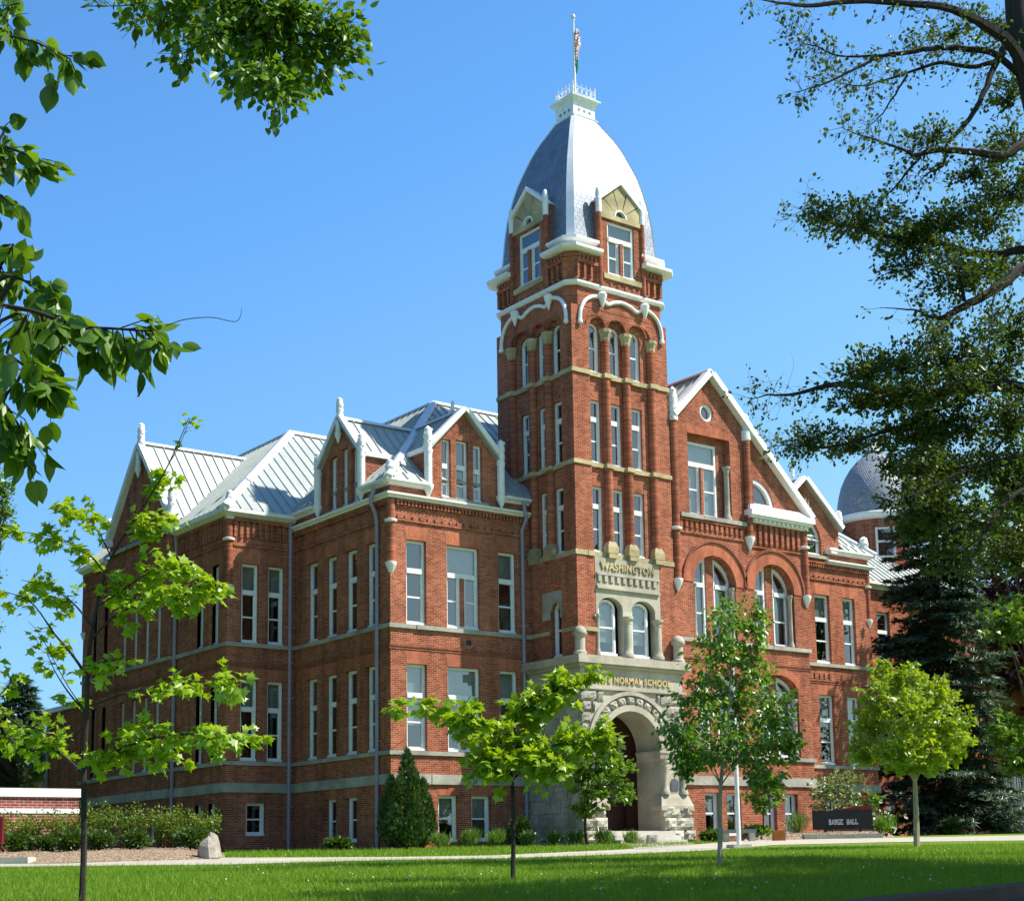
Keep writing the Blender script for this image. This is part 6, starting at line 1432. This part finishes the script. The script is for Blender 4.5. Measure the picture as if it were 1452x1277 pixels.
# ---- big elm at the right edge
t = thing('elm_tree', 'big spreading elm with dark crooked limbs filling the top right of the view', 'tree', (FW*28.5+RT*11.0).to_tuple()[:2]+(gz(28.5),)); T = Plant(121); g = Vector(t.location)
trunk = T.limb([g-Vector((0, 0, .2)), at(1610, 900, 28.5), at(1570, 600, 28.5), at(1520, 380, 28.5), at(1478, 180, 28.5), at(1446, 40, 28.5), at(1440, -60, 28.5), at(1435, -200, 28.5)], .42, .18, 12)
def el(pts, r, dd, n, nl=5, L=.5, sub=1, d0=24, r1=.005, t0=.15):
    d0 += 4.5; pp = T.limb(pth(d0, *pts, to=d0+dd), r*1.4, r1, 6, 4, .014); T.twigs(pp, int(n*.5), L*1.3, 0, .2, .0045, -.1, 1, 2, .05); T.twigs(pp, int(n*1.15), L*1.19, nl, t0, .0055, .05, .9, sub, .06); return pp
el(((1470, 150), (1452, 100), (1430, 60), (1395, 35), (1360, 17), (1320, 8), (1230, 2), (1140, 8), (1100, 3), (1062, -2)), .11, -3, 46, 3, .45)
el(((1475, 130), (1415, 80), (1378, 70), (1330, 68), (1287, 74), (1245, 82), (1204, 103), (1159, 122), (1129, 132)), .06, -1.5, 60, 3, .4)
el(((1270, 80), (1245, 79), (1189, 80), (1162, 68), (1138, 60), (1120, 39)), .02, -.6, 40, 3, .36, 1, 22.9)
el(((1424, 74), (1415, 85), (1376, 95), (1332, 89), (1296, 100), (1260, 112), (1221, 122), (1183, 115)), .045, 1.5, 46, 3, .36)
el(((1287, 106), (1269, 134), (1251, 161), (1233, 178), (1221, 193)), .018, 1, 14, 1, .3, 0, 24.8)
el(((1424, 68), (1412, 89), (1394, 134), (1373, 170), (1343, 205), (1337, 235), (1314, 247), (1302, 265)), .06, -1, 34, 2, .34)
el(((1500, 200), (1452, 205), (1421, 220), (1367, 214), (1326, 213), (1299, 220), (1278, 211), (1233, 196), (1192, 181)), .075, -2, 56, 3, .42)
el(((1305, 223), (1284, 247), (1260, 274), (1242, 289)), .022, 0, 18, 3, .34, 1, 22.6)
el(((1530, 340), (1452, 354), (1391, 360), (1331, 345), (1263, 336), (1218, 324), (1159, 312), (1138, 297)), .07, 2, 84, 5, .5, 1)
el(((1331, 342), (1278, 321), (1218, 309)), .02, 1, 46, 5, .45, 1, 25)
el(((1520, 380), (1452, 379), (1424, 402), (1382, 426), (1355, 441), (1337, 450), (1322, 450), (1296, 440), (1248, 435)), .09, -2, 44, 4, .4)
el(((1355, 441), (1331, 471), (1312, 490)), .03, -1, 30, 5, .4, 1, 22.6); el(((1367, 426), (1358, 385), (1340, 358)), .03, -1, 36, 5, .4, 1, 22.8)
el(((1426, 401), (1408, 425), (1406, 470), (1400, 505)), .018, -1, 20, 4, .34, 1, 23.5)
el(((1560, 545), (1452, 551), (1412, 545), (1361, 548), (1308, 560), (1263, 554), (1207, 545), (1168, 548), (1129, 559), (1091, 560), (1064, 566)), .11, 2, 60, 5, .5, 1, 24, .004, .1)
el(((1450, 551), (1382, 554), (1337, 578), (1287, 602), (1248, 614), (1189, 631), (1153, 634), (1129, 631), (1091, 633)), .05, 2.5, 80, 5, .44, 1, 24, .004)
el(((1580, 640), (1500, 620), (1452, 590), (1430, 617), (1409, 640), (1380, 680)), .06, 1.5, 60, 6, .5, 1)
el(((1560, 720), (1480, 690), (1440, 700), (1412, 730), (1395, 760), (1375, 800)), .05, -2, 50, 5, .5, 1)
el(((1550, 620), (1470, 640), (1400, 655), (1340, 680), (1300, 700), (1250, 715)), .03, -1, 30, 3, .4, 1, 23)
for pts in (((1129, 559), (1105, 540), (1082, 545)), ((1112, 560), (1125, 520), (1122, 500)), ((1091, 560), (1075, 545))): T.limb(pth(30.4, *pts), .004, .0015, 4)
for x, y, rx, rz, n, dd in ((1400, 300, 55, 45, 60, 1), (1430, 260, 40, 40, 50, -1), (1340, 310, 55, 30, 60, 0), (1290, 335, 50, 28, 50, 1), (1220, 310, 60, 26, 46, .5), (1170, 300, 34, 22, 26, 1), (1420, 370, 50, 40, 60, 2), (1360, 390, 50, 34, 56, -1), (1290, 370, 50, 26, 40, 1), (1430, 460, 40, 50, 60, 1), (1350, 500, 60, 34, 70, 0), (1280, 510, 60, 34, 70, 1), (1230, 520, 44, 30, 44, -1), (1400, 520, 60, 40, 80, 1.5), (1330, 550, 60, 34, 80, -1), (1270, 560, 50, 26, 60, 0), (1220, 560, 40, 24, 40, 0), (1300, 610, 60, 30, 70, 1), (1370, 600, 60, 40, 80, 1), (1430, 580, 40, 50, 60, -1), (1210, 625, 44, 22, 44, 2), (1150, 620, 38, 26, 38, 2), (1400, 660, 50, 36, 70, 1), (1340, 660, 50, 36, 60, 2), (1440, 680, 34, 50, 60, 0), (1300, 660, 40, 26, 40, -1), (1430, 200, 40, 40, 44, 1), (1380, 240, 40, 24, 30, 1), (1320, 190, 36, 24, 22, -1), (1430, 130, 30, 40, 30, 1), (1430, 30, 40, 34, 36, 1), (1350, 40, 60, 24, 30, 1), (1390, 730, 50, 40, 60, 1), (1440, 780, 40, 50, 50, 1), (1262, 655, 30, 20, 22, 1), (1288, 700, 40, 26, 34, 0), (1300, 745, 34, 30, 34, 1), (1330, 720, 40, 40, 50, 0), (1345, 790, 40, 34, 40, 1)):
    c = at(x, y, 28.5+dd); k = 28.5/FPX; T.clump(c, (rx*k, rx*k*1.6, rz*k), int(n*2.1), 8, .36)
T.done(t, 'dark bark', 'elm leaf', .085, OVAL, droop=.35, tilt=.8)
T = Plant(122)                                        # the rest of the broad crown, outside the frame, which shades the lawn
for k in range(150):
    d = T.r.uniform(11, 21.5); lat = .312*d+4.6+T.r.uniform(0, 10)
    c = FW*d+RT*lat+Vector((0, 0, T.r.uniform(6, 16.5) if d < 18.3 else T.r.uniform(6, 10.5))); T.limb([at(1570, 600, 28.5), at(1570, 600, 28.5).lerp(c, .5)+Vector((0, 0, 1.5)), c], .05, .01, 5); T.clump(c, (1.6, 1.6, .9), 60, 8, .5)
T.w.build('limb', 'dark bark', t, True); scatter('crown', 'elm leaf', t, T.P, .25, OVAL, 122, T.D)

# ================================================================== GRASS
rg = np.random.default_rng(8)
lp = np.array(low, float); upx = np.array(upp, float)
def blades(n, d0, d1, test, w_, h, name, label, power=1.0):
    d = d0*(d1/d0)**(rg.random(n)**power); px = rg.uniform(-30, 1485, n); lat = (px-PPX)/FPX*d
    hy = 1238.4-.0193*px; y = hy-(SLOPE-EYE/d)*FPX
    ok = test(px, y, d); d, lat = d[ok], lat[ok]; N = len(d)
    P = np.array(FW)[None]*d[:, None]+np.array(RT)[None]*lat[:, None]; P[:, 2] = SLOPE*d-.004
    keep = (P[:, 0]-k0.x)*kn.x+(P[:, 1]-k0.y)*kn.y < -.03; P = P[keep]; N = len(P)
    a = rg.uniform(0, 2*PI, N); x = np.stack([np.cos(a), np.sin(a), np.zeros(N)], 1); lean = rg.normal(size=(N, 3))*.35; lean[:, 2] = 1
    s = h*np.exp(rg.normal(size=N)*.35); V = np.stack([P-x*w_*.5, P+x*w_*.5, P+lean*s[:, None]], 1)
    o = quick(name, V, 3, 'grass blade', None); o['kind'] = 'stuff'; tag(o, label, 'grass')
blades(230000, 13, 40, lambda px, y, d: y > np.interp(px, lp[:, 0], lp[:, 1])+.4, .011, .055, 'grass', 'mown green lawn grass in front of the path')
blades(60000, 36, 54, lambda px, y, d: (y < np.interp(px, upx[:, 0], upx[:, 1])-.3) & ((px > 318) & (px < 1030) | (px > 1275)), .022, .07, 'grass', 'strip of lawn grass between the path and the hall')
n = 420; d = 15*(34/15)**rg.random(n); px = rg.choice([450, 640, 900, 1100, 1300, 760], n)+rg.normal(size=n)*110; y = 1238.4-.0193*px-(SLOPE-EYE/d)*FPX; ok = y > np.interp(px, lp[:, 0], lp[:, 1])+1; d, px = d[ok], px[ok]
P = np.array(FW)[None]*d[:, None]+np.array(RT)[None]*((px-PPX)/FPX*d)[:, None]; P[:, 2] = SLOPE*d+.045
o = scatter('clover_flowers', 'blossom', None, P, .024, ROUND, 9, None, 0, 1, .3); o['kind'] = 'stuff'; tag(o, 'scattered small white clover flowers in the lawn', 'flowers')
